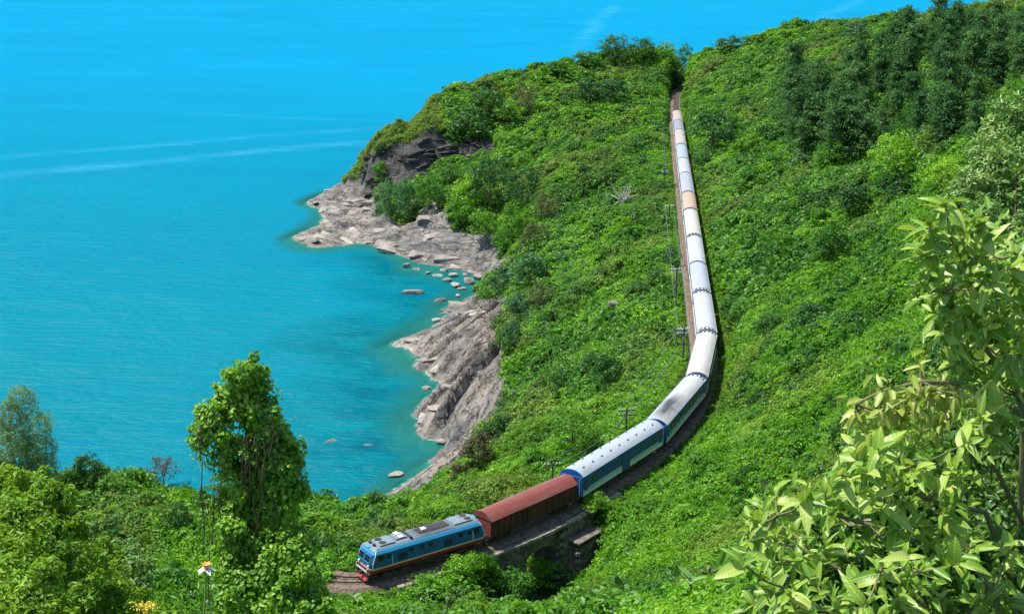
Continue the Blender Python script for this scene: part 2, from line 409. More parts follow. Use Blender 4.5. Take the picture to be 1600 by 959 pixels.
# crest beyond the rails
cd(740,772,146,-.6); cd(690,785,141,-.6); cd(640,788,137,-.6); cd(570,795,136,-.6); cd(500,800,135,-.7); cd(400,790,136,-.7); cd(300,775,137,-.7); cd(200,760,138,-.7); cd(100,758,138,-.7); cd(0,755,138,-.7)
for x in (-80, -60, -45, -30, -18): cx(x, 152, -12); cx(x, 165, -24 if x < -18 else -20)
cx(-8,165,-14); cx(-10,180,-22)
cw(620,850,-.8); cw(560,860,-.6); cw(800,765,-1.6); cw(480,870,-.3); cw(400,860,.6); cw(250,850,1.6); cw(100,850,2.4); cw(0,850,3)
# below the line, towards the camera
cw(600,925,-1.6); cw(500,930,-.8); cw(680,910,-3.5); cw(400,920,.8); cw(250,930,2.5); cw(100,920,6)
cx(-3,116,-5.6); cx(1,120,-6.8); cx(4,125,-7.2); cx(0,112,-3.6); cx(5,117,-4.6); cx(9,122,-4.5)
cw(940,850,-2.2); cw(1000,800,-1); cw(1000,890,.3); cw(1080,700,-.2); cw(800,950,.2); cw(700,955,.4); cw(900,950,1)
for a in ((1160,600,3),(1300,600,13),(1150,700,3.5),(1200,800,7),(1100,900,4.5),(1200,900,8.5),(1400,800,20),(1500,600,26),(1400,680,20),(1130,480,2.5),(1250,450,9),(1400,500,17),(1400,350,17),(1600,500,30),(1600,300,30),
          (1130,380,2.5),(1120,300,2),(1200,300,7),(1300,300,13),(1500,300,24),(1200,200,7),(1300,200,14),(1500,200,28),(1400,150,25),(1600,150,38),(1100,150,3),(1110,220,3),(1200,120,14),(1300,100,25)): cw(*a)
cd(1090,105,560,-2); cd(1140,80,520,-2); cd(1200,58,480,-2); cd(1300,48,440,-2); cd(1380,36,410,-3); cd(1440,26,385,-3); cd(1520,18,340,-3); cd(1600,10,300,-3)
cx(80,610,-8); cx(110,540,10); cx(140,480,20); cx(170,420,30); cx(200,360,44); cx(170,520,-5); cx(250,500,-20); cx(300,300,55); cx(200,250,62); cx(140,150,62); cx(120,200,52)
cx(100,100,60); cx(60,60,54); cx(40,40,50); cx(100,0,70); cx(300,0,80); cx(300,150,75); cx(300,600,-30); cx(200,700,-40); cx(300,800,-45)
for y, z in ((-40,70),(0,56.2),(20,44.5),(40,33.5),(60,23),(80,13.2),(95,5)): cx(0, y, z)
for y, z in ((-40,60),(0,50),(20,41),(40,31),(60,21.5),(80,12.5),(100,6)): cx(-35, y, z)
for y, z in ((-40,50),(0,44),(40,28),(80,12),(110,4),(125,1)): cx(-90, y, z)
for y, z in ((0,56.8),(12,50),(25,45),(45,36),(65,26)): cx(14, y, z)
cx(-160,0,30); cx(-160,100,0); cx(-160,-40,40); cx(22,85,16)
CP = np.array(C)
# spread apart points that fall together
keep = []
for i in range(len(CP)):
    if all(np.hypot(*(CP[i, :2] - CP[j, :2])) > 1.2 for j in keep): keep.append(i)
CP = CP[keep]
def rbf_fit(P):
    n = len(P); r = np.hypot(P[:, None, 0] - P[None, :, 0], P[:, None, 1] - P[None, :, 1])
    phi = np.sqrt(r * r + 9.0)
    A = np.zeros((n + 3, n + 3)); A[:n, :n] = -phi + np.eye(n) * .35
    A[:n, n] = 1; A[:n, n+1] = P[:, 0] / 100; A[:n, n+2] = P[:, 1] / 100; A[n:, :n] = A[:n, n:].T
    return np.linalg.solve(A, np.r_[P[:, 2], 0, 0, 0])
RW = rbf_fit(CP)
def rbf(x, y):
    o = np.full(x.shape, RW[-3]) + RW[-2] * x / 100 + RW[-1] * y / 100
    for i in range(len(CP)): o -= RW[i] * np.sqrt((x - CP[i, 0]) ** 2 + (y - CP[i, 1]) ** 2 + 9.0)
    return o
def axis(brk):
    out = []
    for (a, b, st) in brk: out += list(np.arange(a, b, st))
    out.append(brk[-1][1]); return np.array(out)
XS = axis([(-200,-80,8),(-80,-68,1.5),(-68,12,.6),(12,100,1.4),(100,300,8)])
YS = axis([(-50,0,6),(0,90,2.5),(90,190,1.4),(190,470,.65),(470,580,1.5),(580,820,8)])
GX, GY = np.meshgrid(XS, YS)
GZ = rbf(GX, GY)
dT, sT, aT = track_dist(GX, GY)
PXg, PYg, _ = proj(GX, GY, GZ)
wob = 9 * (fbm(GX * .18, GY * .18, 40) - .5) * 2
polyA = [(435,378),(480,305),(540,280),(578,284),(588,328),(600,345),(636,347),(655,332),(688,310),(702,330),(708,355),(756,360),(778,372),(778,395),(800,400),(800,432),(765,447),(735,452),(620,425),(560,402),(470,402)]
polyB = [(590,548),(735,455),(768,468),(790,462),(804,492),(786,530),(792,575),(778,640),(745,676),(742,712),(708,765),(640,800),(590,800),(600,700),(600,640)]
polyC = [(565,306),(574,243),(638,228),(672,204),(702,214),(775,222),(780,238),(705,262),(668,282),(612,296),(585,306)]
rA = inpoly(PXg + wob, PYg + wob * .6, polyA) & (GY > 330)
rB = inpoly(PXg + wob, PYg + wob * .6, polyB) & (GY > 188) & (GY < 335)
rC = inpoly(PXg + wob * .7, PYg + wob * .5, polyC) & (GY > 405)
ROCK = (rA | rB | rC | (GZ < -29.3)).astype(float)
CLIFF = rC.astype(float)
def blur(a, n):
    for _ in range(n):
        b = a.copy(); b[1:-1] = (a[:-2] + 2 * a[1:-1] + a[2:]) / 4; c = b.copy(); c[:, 1:-1] = (b[:, :-2] + 2 * b[:, 1:-1] + b[:, 2:]) / 4; a = c
    return a
ROCKs = blur(ROCK, 2); CLIFFs = blur(CLIFF, 1)
# relief of the slabs: tilted beds broken by joints, running up the shore
def beds(ang, s0):
    u = GX * cos(ang) + GY * sin(ang); v = -GX * sin(ang) + GY * cos(ang)
    vw = v + 5 * (fbm(u * .05, v * .05, 5) - .5) * 2 + 1.6 * (fbm(u * .3, v * .3, 6) - .5)
    bed = np.zeros_like(GX)
    for per, amp, sd_ in ((8.5, 4.0, 1), (3.6, 1.7, 2), (1.5, .45, 3)):
        q = vw / per + .4 * fbm(u * .06, v * .15, 9 + sd_ + s0); fr = q - np.floor(q); cellr = _h(np.floor(q), np.floor(u / (per * 1.5) + 3 * _h(np.floor(q), q * 0, 3)), 20 + sd_ + s0)
        saw = np.where(fr < .14, fr / .14, (1 - fr) / .86)
        vr = fbm(u / (per * 4), q * .9, 44 + sd_); bed += amp * (saw - .5) * (.25 + 1.3 * vr)
    return bed, u, vw
b1, u1, v1 = beds(radians(55), 0); b2, u2, v2 = beds(radians(-28), 50)
hm = sstep(332, 338, GY); bed = b1 * 1.35 * (1 - hm) + b2 * .95 * hm; BU = np.where(hm > .5, u2, u1); BV = np.where(hm > .5, v2, v1)
bed += .8 * (fbm(GX * .5, GY * .5, 60) - .5)
fadeb = sstep(-36, -30.5, GZ)
# keep the outcrops from sinking below water next to the shoreline
GZ = GZ + ROCKs * (1 - CLIFFs) * bed * fadeb * .62 * (.2 + .8 * sstep(-30.3, -26.5, GZ)) + ROCKs * fadeb * .1
crag = 3.0 * (fbm(GX * .22, GY * .22 + GZ * .1, 70) - .5) + 1.6 * (np.abs(fbm(GX * .6, GY * .6, 71) - .5) * 2)
GZ = GZ + CLIFFs * crag
lump = 3.2 * (fbm(GX / 24, GY / 24, 80, 3) - .5) + (5.4 + GY * .009) * (fbm(GX / 9, GY / 9, 81, 3) - .5) + (1.2 + GY * .005) * np.abs(fbm(GX / 3.4, GY / 3.4, 83, 2) - .5) * 2
vg = (1 - ROCKs) * sstep(35, 85, GY) * sstep(4, 12, dT) * sstep(-31, -27, GZ)
GZ = GZ + lump * vg
# the bench that carries the line; the bridge stands free of it
sB0, sB1 = s_near(W(742, 832, 0)), s_near(Vector((5.8, 131, 0)))
onb = sstep(sB0 - 2, sB0 + .5, aT) * (1 - sstep(sB1 - .5, sB1 + 2, aT))
onl = sstep(s_near(Vector((-24, 116, 0))), s_near(Vector((-19, 115, 0))), aT)
bench = (1 - sstep(2.3, 6.0, dT)) * (1 - onb)
zTr = np.interp(aT, sl, fa[:, 2]); GZ = GZ * (1 - bench) + (-.62 + zTr) * bench
vall = (1 - sstep(2.0, 7, dT)) * onb                      # the gully under the bridge
GZ = GZ * (1 - vall) + np.minimum(GZ, -6.8) * vall

def bil(G, x, y):
    x = np.asarray(x, float); y = np.asarray(y, float)
    i = np.clip(np.searchsorted(XS, x) - 1, 0, len(XS) - 2); j = np.clip(np.searchsorted(YS, y) - 1, 0, len(YS) - 2)
    fx = np.clip((x - XS[i]) / (XS[i+1] - XS[i]), 0, 1); fy = np.clip((y - YS[j]) / (YS[j+1] - YS[j]), 0, 1)
    return (G[j, i] * (1-fx) + G[j, i+1] * fx) * (1-fy) + (G[j+1, i] * (1-fx) + G[j+1, i+1] * fx) * fy
def hgt(x, y): return float(bil(GZ, x, y))
def hit(px, py, near=20):                                 # where the ray of a photo point meets the ground
    d = ray(px, py); t = near + np.arange(0, 900, .25); X = d.x * t; Y = d.y * t; Z = CZ + d.z * t
    g = np.maximum(bil(GZ, X, Y), SEA); k = np.argmax(Z < g)
    return Vector((X[k], Y[k], g[k]))

nx, ny = len(XS), len(YS)
idx = np.arange(nx * ny).reshape(ny, nx)
FQ = np.stack([idx[:-1, :-1], idx[:-1, 1:], idx[1:, 1:], idx[1:, :-1]], -1).reshape(-1, 4)
VQ = np.stack([GX, GY, GZ], -1).reshape(-1, 3)
rockf = ROCKs.ravel()[FQ].mean(1) > .5; clf = CLIFFs.ravel()[FQ].mean(1) > .5; wat = GZ.ravel()[FQ].max(1) < -31.5
def sub(name, sel):
    F = FQ[sel]; used, inv = np.unique(F, return_inverse=True)
    me = mesh(name, VQ[used], inv.reshape(-1, 4), name != 'cliff', M['ground'], attrs={'rock': ROCKs.ravel()[used], 'cliff': CLIFFs.ravel()[used], 'bu': BU.ravel()[used], 'bv': BV.ravel()[used]})
    return tag(link(name, me), kind='structure')
sub('hillside', ~rockf & ~wat); sub('seabed', wat); SHORE = sub('rocky_shore', rockf & ~clf & ~wat); CLIFFO = sub('cliff', clf & ~wat)

# ------------------------------------------------------------------ sea
def m_sea():
    t = NT('sea water'); p = t.pos()
    dep = t.attr('depth')
    sep = t.nd('SeparateXYZ'); t.lk(p, sep.inputs[0]); Y = sep.outputs[1]; X = sep.outputs[0]
    n1 = t.noise(p, .018, 5, .6, (.45, 1, 1, radians(-8))); n2 = t.noise(p, .12, 4, .6, (.4, 1, 1, radians(-8)))
    deep = t.mix(t.rng(Y, 230, 900), (.0, .162, .208), (.0, .215, .375))
    deep = t.mix(t.rng(n1, .38, .66, 0, .30), deep, (.0, .135, .25))
    cove = t.mix(t.rng(n2, .35, .65, 0, 1), (.0, .095, .13), (.0, .155, .19))
    shal = (.02, .21, .18)
    dn = t.math('ADD', dep, t.math('MULTIPLY', t.math('SUBTRACT', n2, .5), 3.0))
    c = t.mix(t.math('MAXIMUM', t.rng(dn, 5, 12), t.rng(X, -38, -60)), cove, deep); c = t.mix(t.rng(dn, .2, 3.5), shal, c)
    # pale current lines lying on the open sea
    streak = None
    wv = t.noise(p, .012, 4, .6)
    for (x0, y0, x1, y1, w, s) in ((-193, 502, -46, 600, 9, .5), (-215, 545, -20, 655, 6, .38), (-200, 700, -20, 640, 4, .2), (60, 1180, 130, 1750, 10, .6), (340, 1500, 480, 1900, 12, .5)):
        dx, dy = x1 - x0, y1 - y0; L = math.hypot(dx, dy); nx_, ny_ = -dy / L, dx / L
        a = t.math('ADD', t.math('MULTIPLY', X, nx_), t.math('MULTIPLY', Y, ny_)); a = t.math('SUBTRACT', a, x0 * nx_ + y0 * ny_)
        a = t.math('ADD', a, t.math('ADD', t.math('MULTIPLY', t.math('SUBTRACT', wv, .5), 34), t.math('MULTIPLY', t.math('SUBTRACT', n2, .5), 16)))
        al = t.math('SUBTRACT', t.math('ADD', t.math('MULTIPLY', X, dx / L), t.math('MULTIPLY', Y, dy / L)), (x0 * dx + y0 * dy) / L)
        g = t.math('MULTIPLY', t.rng(t.math('ABSOLUTE', a), w * 1.3, 0), t.math('MULTIPLY', t.rng(al, -150, 0), t.rng(al, L + 30, L - 40)))
        g = t.math('MULTIPLY', g, t.rng(n2, .3, .62, .1, s))
        streak = g if streak is None else t.math('MAXIMUM', streak, g)
    streak = t.math('MULTIPLY', streak, t.rng(t.noise(p, .05, 5, .7, (.3, 1.4, 1, radians(-20))), .38, .62, .25, 1)); c = t.mix(streak, c, (.05, .30, .47))
    foam = t.math('MULTIPLY', t.rng(dep, .42, .02), t.rng(t.noise(p, .5, 5, .7), .46, .62))
    c = t.mix(t.math('MULTIPLY', foam, .75), c, (.72, .8, .78))
    t.base(c, .6, 0)
    al = t.math('MAXIMUM', t.rng(dep, .0, 3.6, .30, 1), t.math('MULTIPLY', foam, .9)); t.b.inputs['Alpha'].default_value = 1
    w1 = t.noise(p, .55, 5, .6, (.45, 1.1, 1, radians(-12))); w2 = t.noise(p, .09, 4, .55, (.5, 1, 1, radians(-18)))
    b = t.nd('Bump'); t.lk(t.math('ADD', t.math('MULTIPLY', w1, 1.0), t.math('MULTIPLY', w2, 2.6)), b.inputs['Height']); b.inputs['Distance'].default_value = 1.1; b.inputs['Strength'].default_value = .9
    t.lk(b.outputs[0], t.b.inputs['Normal'])
    gl = t.nd('BsdfGlossy'); gl.inputs['Roughness'].default_value = .16; t.lk(b.outputs[0], gl.inputs['Normal']); gl.inputs['Color'].default_value = (1, 1, 1, 1)
    lw = t.nd('LayerWeight'); lw.inputs[0].default_value = .35; t.lk(b.outputs[0], lw.inputs['Normal'])
    m1 = t.nd('MixShader'); t.lk(t.rng(lw.outputs['Facing'], .55, 1, .008, .03), m1.inputs[0]); t.lk(t.b.outputs[0], m1.inputs[1]); t.lk(gl.outputs[0], m1.inputs[2])
    tp = t.nd('BsdfTransparent'); tp.inputs[0].default_value = (.35, .8, .78, 1)
    m2 = t.nd('MixShader'); t.lk(al, m2.inputs[0]); t.lk(tp.outputs[0], m2.inputs[1]); t.lk(m1.outputs[0], m2.inputs[2]); t.lk(m2.outputs[0], t.out.inputs[0])
    return t.m
M['sea'] = m_sea()
sx = axis([(-6000,-1000,500),(-1000,-200,50),(-200,-90,10),(-90,30,1.2),(30,300,15),(300,1000,50),(1000,6000,500)])
sy = axis([(-1500,0,150),(0,130,15),(130,480,1.3),(480,720,10),(720,2000,60),(2000,12000,500)])
SX, SY = np.meshgrid(sx, sy)
sz = np.where((SX > -200) & (SX < 300) & (SY < 820) & (SY > -50), bil(GZ, SX, SY), -60)
edge = np.minimum(np.minimum(SX + 200, 300 - SX), 820 - SY); sz = np.where(edge < 60, sz + (-60 - sz) * np.clip(1 - edge / 60, 0, 1) * (sz < -30), sz)
depth = np.clip(SEA - sz, 0, 60)
ids = np.arange(SX.size).reshape(SX.shape)
FS = np.stack([ids[:-1, :-1], ids[:-1, 1:], ids[1:, 1:], ids[1:, :-1]], -1).reshape(-1, 4)
tag(link('sea', mesh('sea', np.stack([SX, SY, np.full(SX.shape, SEA)], -1).reshape(-1, 3), FS, True, M['sea'], attrs={'depth': depth.ravel()})), kind='structure')
# ground beyond the modelled slopes
b = MB(); b.add([(300,-50,20),(4000,-1500,20),(4000,3000,-60),(300,820,-60)], [(0,1,2,3)]); tag(b.build('far_slope', M['ground']), kind='structure')

# ------------------------------------------------------------------ leaves
def leaf_faces(P, N, size, rng, aspect=.5, fold=.18, droop=0., six=False, dirs=None):
    n = len(P); N = N / np.maximum(np.linalg.norm(N, axis=1, keepdims=True), 1e-6)
    r = rng.normal(size=(n, 3)) if dirs is None else dirs.copy()
    r[:, 2] -= droop
    a = r - (r * N).sum(1, keepdims=True) * N; a /= np.maximum(np.linalg.norm(a, axis=1, keepdims=True), 1e-6)
    b = np.cross(N, a); s = np.asarray(size).reshape(-1, 1) * np.ones((n, 1)); w = s * aspect * .5
    if not six:
        V = np.stack([P - a * s * .5, P + b * w + N * w * fold * 2, P + a * s * .5 - N * s * fold * .6, P - b * w + N * w * fold * 2], 1).reshape(-1, 3)
        return V, np.arange(4 * n).reshape(n, 4)
    V = np.stack([P, P + a*s*.33 + b*w + N*w*fold*2, P + a*s*.72 + b*w*.75 + N*(w*fold*1.5 - s*fold*.3), P + a*s - N*s*fold, P + a*s*.72 - b*w*.75 + N*(w*fold*1.5 - s*fold*.3), P + a*s*.33 - b*w + N*w*fold*2], 1).reshape(-1, 3)
    i = np.arange(n)[:, None] * 6
    F = np.stack([i + np.array([0, 1, 2, 3]), i + np.array([0, 3, 4, 5])], 1).reshape(-1, 4)
    return V, F
def sphere_dirs(n, rng, up=-.25):
    out = np.zeros((0, 3))
    while len(out) < n:
        d = rng.normal(size=(n * 2, 3)); d /= np.linalg.norm(d, axis=1, keepdims=True); out = np.r_[out, d[d[:, 2] > up]]
    return out[:n]
def blob_leaves(blobs, per, size, rng, jitter=.5, **k):
    """blobs: (x, y, z, rx, ry, rz); leaves in the outer half of each"""
    Ps, Ns = [], []
    for (x, y, z, rx, ry, rz) in blobs:
        n = max(6, int(per * (rx * ry + ry * rz + rx * rz) / 3)); d = sphere_dirs(n, rng, -.6)
        rr = rng.uniform(.55, 1.05, (n, 1)) ** .6
        wv_ = 1 + .22 * np.sin(d[:, :1] * 7 + x) * np.sin(d[:, 1:2] * 6 + z * 3) + .12 * np.sin(d[:, 2:3] * 13 + y)
        Ps.append(np.array([[x, y, z]]) + d * rr * wv_ * np.array([[rx, ry, rz]])); Ns.append(d + rng.normal(size=(n, 3)) * jitter + np.array([[0, 0, .35]]))
    P = np.concatenate(Ps); N = np.concatenate(Ns)
    return leaf_faces(P, N, rng.uniform(size[0], size[1], len(P)), rng, **k)

def ragged(BL, k, lo, hi, rng):
    out = []
    for (x, y, z, rx, ry, rz) in BL:
        for d in sphere_dirs(k, rng, -.5):
            q = rng.uniform(lo, hi); c = rng.uniform(.85, 1.22); out.append((x + d[0] * rx * c, y + d[1] * ry * c, z + d[2] * rz * c, rx * q, ry * q, rz * q))
    return out
VC = bpy.data.collections.new('leaf clumps')               # sources of the ground cover, not in the scene itself
def variant(name, V, F, mat):
    o = bpy.data.objects.new(name, mesh(name, V, F, False, mat)); VC.objects.link(o); return o
rg = np.random.default_rng(3)
def clump(n, r, hgt_, size, k):
    d = sphere_dirs(n, rg, -.05); rr = rg.uniform(.5, 1.1, (n, 1)) ** .7
    lob = 1 + .3 * np.sin(d[:, :1] * 5 + k) * np.cos(d[:, 1:2] * 4 + k * 2)
    P = d * rr * lob * np.array([[r, r, hgt_]])
    return P, d + rg.normal(size=(n, 3)) * .55
def tufted(nt, per, r, hgt_, tr, size, mat, name, asp=.55, droop=.3, ragged=.34):
    """a clump made of leafy tufts with dark gaps between them"""
    c = sphere_dirs(nt, rg, -.05) * rg.uniform(.45, 1.0, (nt, 1)) ** .6 * np.array([[r, r, hgt_]])
    Ps, Ns = [], []
    for q in c:
        t = tr * rg.uniform(.6, 1.3); d = sphere_dirs(per, rg, -.35)
        Ps.append(q + d * t * rg.uniform(.5, 1.1, (per, 1)) * np.array([[1, 1, .8]])); Ns.append(d + rg.normal(size=(per, 3)) * ragged + np.array([[0, 0, .3]]))
    P = np.concatenate(Ps); V, F = leaf_faces(P, np.concatenate(Ns), rg.uniform(size[0], size[1], len(P)), rg, asp, droop=droop); variant(name, V, F, mat)
NAMES = []
for k in range(5): tufted(8, 18, .85, .6, .34, (.20, .40), M['vine'], 'clump_a%d' % k)                 # 0-4 low vine cover
for k in range(4): tufted(20, 24, 1.35, 1.35, .48, (.22, .46), M['shrub'], 'clump_b%d' % k, .5, .5)      # 5-8 rounded shrubs
for k in range(3):                                          # 9-11 grass and fern tufts
    n = 60; P = np.c_[rg.normal(size=(n, 2)) * .35, rg.uniform(.1, .5, n)]; dr = np.c_[rg.normal(size=(n, 2)) * .8, rg.uniform(.3, 1.6, n)]
    V, F = leaf_faces(P, rg.normal(size=(n, 3)), rg.uniform(.4, .8, n), rg, .14, dirs=dr); variant('clump_c%d' % k, V, F, M['vine'])
for k in range(3): tufted(24, 18, 1.3, 1.2, .42, (.22, .46), M['dark'], 'clump_d%d' % k, .45, .5)      # 12-14 darker shrubs
for k in range(2): tufted(22, 18, 1.3, 1.1, .40, (.18, .40), M['seaside'], 'clump_e%d' % k, .45, .2)    # 15-16 grey green shrubs

for k in range(3): tufted(34, 26, 1.9, 1.7, .55, (.26, .52), M['vine'], 'clump_f%d' % k, .5, .6)         # 17-19 big bright crowns
for k in range(2): tufted(14, 16, 1.0, .9, .45, (.2, .5), M['dry'], 'clump_g%d' % k, .14, .1, .9)          # 20-21 dry twiggy growth
def gn_instances():
    g = bpy.data.node_groups.new('scatter', 'GeometryNodeTree')
    g.interface.new_socket('Geometry', in_out='INPUT', socket_type='NodeSocketGeometry'); g.interface.new_socket('Geometry', in_out='OUTPUT', socket_type='NodeSocketGeometry')
    i = g.nodes.new('NodeGroupInput'); o = g.nodes.new('NodeGroupOutput'); iop = g.nodes.new('GeometryNodeInstanceOnPoints')
    ci = g.nodes.new('GeometryNodeCollectionInfo'); ci.inputs['Collection'].default_value = VC; ci.inputs['Separate Children'].default_value = True; ci.inputs['Reset Children'].default_value = True
    def na(nm, ty):
        n = g.nodes.new('GeometryNodeInputNamedAttribute'); n.data_type = ty; n.inputs['Name'].default_value = nm; return [q for q in n.outputs if q.enabled and q.name == 'Attribute'][0]
    L = g.links.new
    L(i.outputs[0], iop.inputs['Points']); L(ci.outputs[0], iop.inputs['Instance']); iop.inputs['Pick Instance'].default_value = True
    L(na('vi', 'INT'), iop.inputs['Instance Index']); L(na('rot', 'FLOAT_VECTOR'), iop.inputs['Rotation']); L(na('sc', 'FLOAT_VECTOR'), iop.inputs['Scale'])
    L(iop.outputs[0], o.inputs[0]); return g
GN = gn_instances()
def scatter(name, P, vi, rot, sc, tint, label):
    me = bpy.data.meshes.new(name); me.vertices.add(len(P)); me.vertices.foreach_set('co', P.astype(np.float32).ravel())
    a = me.attributes.new('vi', 'INT', 'POINT'); a.data.foreach_set('value', vi.astype(np.int32))
    for nm, q in (('rot', rot), ('sc', sc)):
        a = me.attributes.new(nm, 'FLOAT_VECTOR', 'POINT'); a.data.foreach_set('vector', q.astype(np.float32).ravel())
    a = me.attributes.new('tint', 'FLOAT', 'POINT'); a.data.foreach_set('value', tint.astype(np.float32))
    o = link(name, me); o.modifiers.new('scatter', 'NODES').node_group = GN
    return tag(o, label, 'vegetation', kind='stuff')

sCL = s_near(W(950, 758, 0))
def veg_points(n, x0, x1, y0, y1, rng):
    x = rng.uniform(x0, x1, n); y = rng.uniform(y0, y1, n); z = bil(GZ, x, y)
    px, py, dp = proj(x, y, z + .8)
    ok = (px > -130) & (px < 1730) & (py > -80) & (py < 1120) & (dp > 8) & (z > -29.2)
    ok &= bil(ROCKs, x, y) < .42
    x, y, z = x[ok], y[ok], z[ok]
    d, s, a = track_dist(x, y)
    lim = 2.35 + .9 * fbm(x * .5, y * .5, 33)
    lim = np.where(s > 0, np.where(a > sCL, 1.6, 1.95) + .5 * fbm(x * .4, y * .4, 34), lim); ontr = (d < lim) & (x > -17.5)
    onbr = (a > sB0 - 1) & (a < sB1 + 1) & (d < 3.2)
    k = ~ontr & ~onbr
    return x[k], y[k], z[k], d[k], s[k], a[k]
def lay(name, n, box, kinds, smin, smax, label, dens=None, sink=.15, rise=0, tintf=None, seed=1):
    rng = np.random.default_rng(seed)
    x, y, z, d, s, a = veg_points(n, *box, rng)
    if dens is not None:
        k = rng.random(len(x)) < dens(x, y, z, d, s); x, y, z, d, s = x[k], y[k], z[k], d[k], s[k]
    m = len(x); sc = rng.uniform(smin, smax, m)
    near = np.clip((d - 1.2) / 4.0, .42, 1) * np.where(x > -17.5, 1, 1.0); near = np.where(x > -17.5, near, 1.3); sc = sc * near
    S = np.stack([sc * rng.uniform(.85, 1.2, m), sc * rng.uniform(.85, 1.2, m), sc * rng.uniform(.75, 1.25, m)], 1)
    R = np.stack([rng.normal(size=m) * .2, rng.normal(size=m) * .2, rng.uniform(0, 6.28, m)], 1)
    ti = np.clip((fbm(x / 14, y / 14, 55, 3) - .52) * 4, 0, 1) * .55 if tintf is None else tintf(x, y)
    o = scatter(name, np.stack([x, y, z - sink * sc + rise], 1), rng.choice(kinds, m), R, S, ti, label)
    return o
UNDER, BUSHY, DARKS, SEAS = [0,1,2,3,4], [5,6,7,8], [12,13,14], [15,16]
lay('undergrowth', 60000, (-75,62,50,190), UNDER, .6, 1.1, 'bright green creeping vine cover over the lower slope around the railway', seed=1)
lay('undergrowth', 68000, (-35,150,190,430), UNDER, 1.0, 1.8, 'green creeper cover on the middle hillside', seed=2)
lay('undergrowth', 30000, (-60,180,430,600), UNDER, 1.5, 2.6, 'green cover on the far headland and ridge', lambda x, y, z, d, s: ~((y > 425) & (x < -22)) * 1.0, seed=3)
lay('headland_grass', 9000, (-60,-16,425,500), [9,10,11,0,1], .7, 1.4, 'olive green grass on the nose of the headland above the cliff', None, .2, 0, lambda x, y: x * 0 + .55, seed=33)
thick = lambda lo, off=90: (lambda x, y, z, d, s: (d > 4.2) * ~((y > 425) & (x < -22)) * sstep(lo, lo + .12, fbm(x / 13, y / 13, off, 4)))
lay('shrubbery', 7000, (-75,62,60,190), BUSHY, .4, 1.25, 'clumped green shrubs growing on the slope near the railway', thick(.44), .35, seed=4)
lay('shrubbery', 20000, (-35,150,190,430), BUSHY, .6, 2.0, 'clumped green shrubs over the middle hillside', thick(.37), .3, seed=5)
lay('shrubbery', 9500, (-60,150,430,600), BUSHY, .9, 2.1, 'clumped green shrubs over the far headland', thick(.4), .4, seed=6)
lay('dark_shrubbery', 2600, (-75,62,60,190), DARKS, .5, 1.3, 'darker shrubs in hollows of the slope near the railway', thick(.54, 120), .5, seed=8)
lay('dark_shrubbery', 11000, (-40,150,190,430), DARKS, .6, 1.9, 'darker shrubs in hollows of the middle hillside', thick(.49, 120), .5, seed=9)
lay('dark_shrubbery', 5200, (-60,150,430,600), DARKS, .9, 2.2, 'darker shrubs on the far headland', thick(.51, 120), .5, seed=10)
lay('bright_crowns', 2600, (-30,62,84,190), [17,18,19], .35, .8, 'large leaved bright green crowns among the creepers near the railway', thick(.5, 160), .5, seed=41)
lay('bright_crowns', 5200, (-35,150,190,430), [17,18,19], .5, 1.25, 'large leaved bright green crowns on the middle hillside', thick(.46, 160), .45, seed=42)
lay('bright_crowns', 2600, (-15,150,430,600), [17,18,19], .7, 1.5, 'large leaved bright green crowns on the far hillside', thick(.46, 160), .45, seed=43)
lay('dry_growth', 3600, (-30,110,100,520), [20,21], .5, 1.3, 'dry grey brown twigs standing in the creepers', lambda x, y, z, d, s: (d > 4) * sstep(.58, .7, fbm(x / 12, y / 12, 170, 3)), .3, seed=44)
coast = lambda x, y, z, d, s: (z < -8) * sstep(.35, .5, fbm(x / 9, y / 9, 140, 3)) * (y > 200) * (x < 20)
lay('seaside_shrubbery', 9000, (-60,20,200,445), SEAS, .6, 1.3, 'grey green shrubs along the top of the shore rocks', coast, .45, seed=11)
lay('seaside_shrubbery', 2500, (-60,20,200,445), DARKS, .6, 1.5, 'dark green shrubs along the top of the shore rocks', coast, .45, seed=12)
lay('foreground_growth', 26000, (-30,40,14,62), UNDER, .4, .7, 'creepers covering the slope just below the viewpoint', seed=51)
lay('lineside_growth', 26000, (-60,50,100,200), UNDER, .75, 1.1, 'creepers crowding the edges of the railway bed', lambda x, y, z, d, s: (d < 8) * 1.0, .1, .1, seed=21)
lay('lineside_growth', 16000, (20,75,200,560), UNDER, 1.1, 1.8, 'creepers crowding the edges of the far railway bed', lambda x, y, z, d, s: (d < 8) * 1.0, .1, .1, seed=22)
lay('ferns', 9000, (-40,60,84,260), [9,10,11], .6, 1.3, 'fern and grass tufts between the creepers', None, .1, .25, seed=7)
# ------------------------------------------------------------------ railway track
def path(s0, s1, st=1.0):
    n = max(2, int((s1 - s0) / st) + 1); return [track(q) for q in np.linspace(s0, s1, n)]
sStart = s_near(Vector((-34, 116.5, 0))); sEnd = TL - 4
b = MB(); b.sweep([(-2.5, -.75), (-1.9, -.27), (1.35, -.27), (1.78, -.75)], path(sStart, sEnd, 1.0))
bed_o = tag(b.build('ballast_bed', M['ballast']), kind='structure')
for off in (-.535, .535):
    b = MB(); b.sweep([(off - .035, -.15), (off - .035, 0), (off + .035, 0), (off + .035, -.15)], path(sStart, sEnd, 1.0)); b.build('rail', M['rail'], bed_o)
sme = MB().bbox(-.12, .12, -1.0, 1.0, -.30, -.145, .02); sme = mesh('sleeper', np.array([tuple(v) for v in sme.v]), sme.f, False, M['sleeper'])
q = sStart; nsl = 0
while nsl < 290:
    p, t = track(q); o = link('sleeper', sme, bed_o); o.location = (p.x, p.y, random.uniform(-.012, .01)); o.rotation_euler = (0, 0, atan2(t.y, t.x) + random.uniform(-.02, .02)); q += .62; nsl += 1
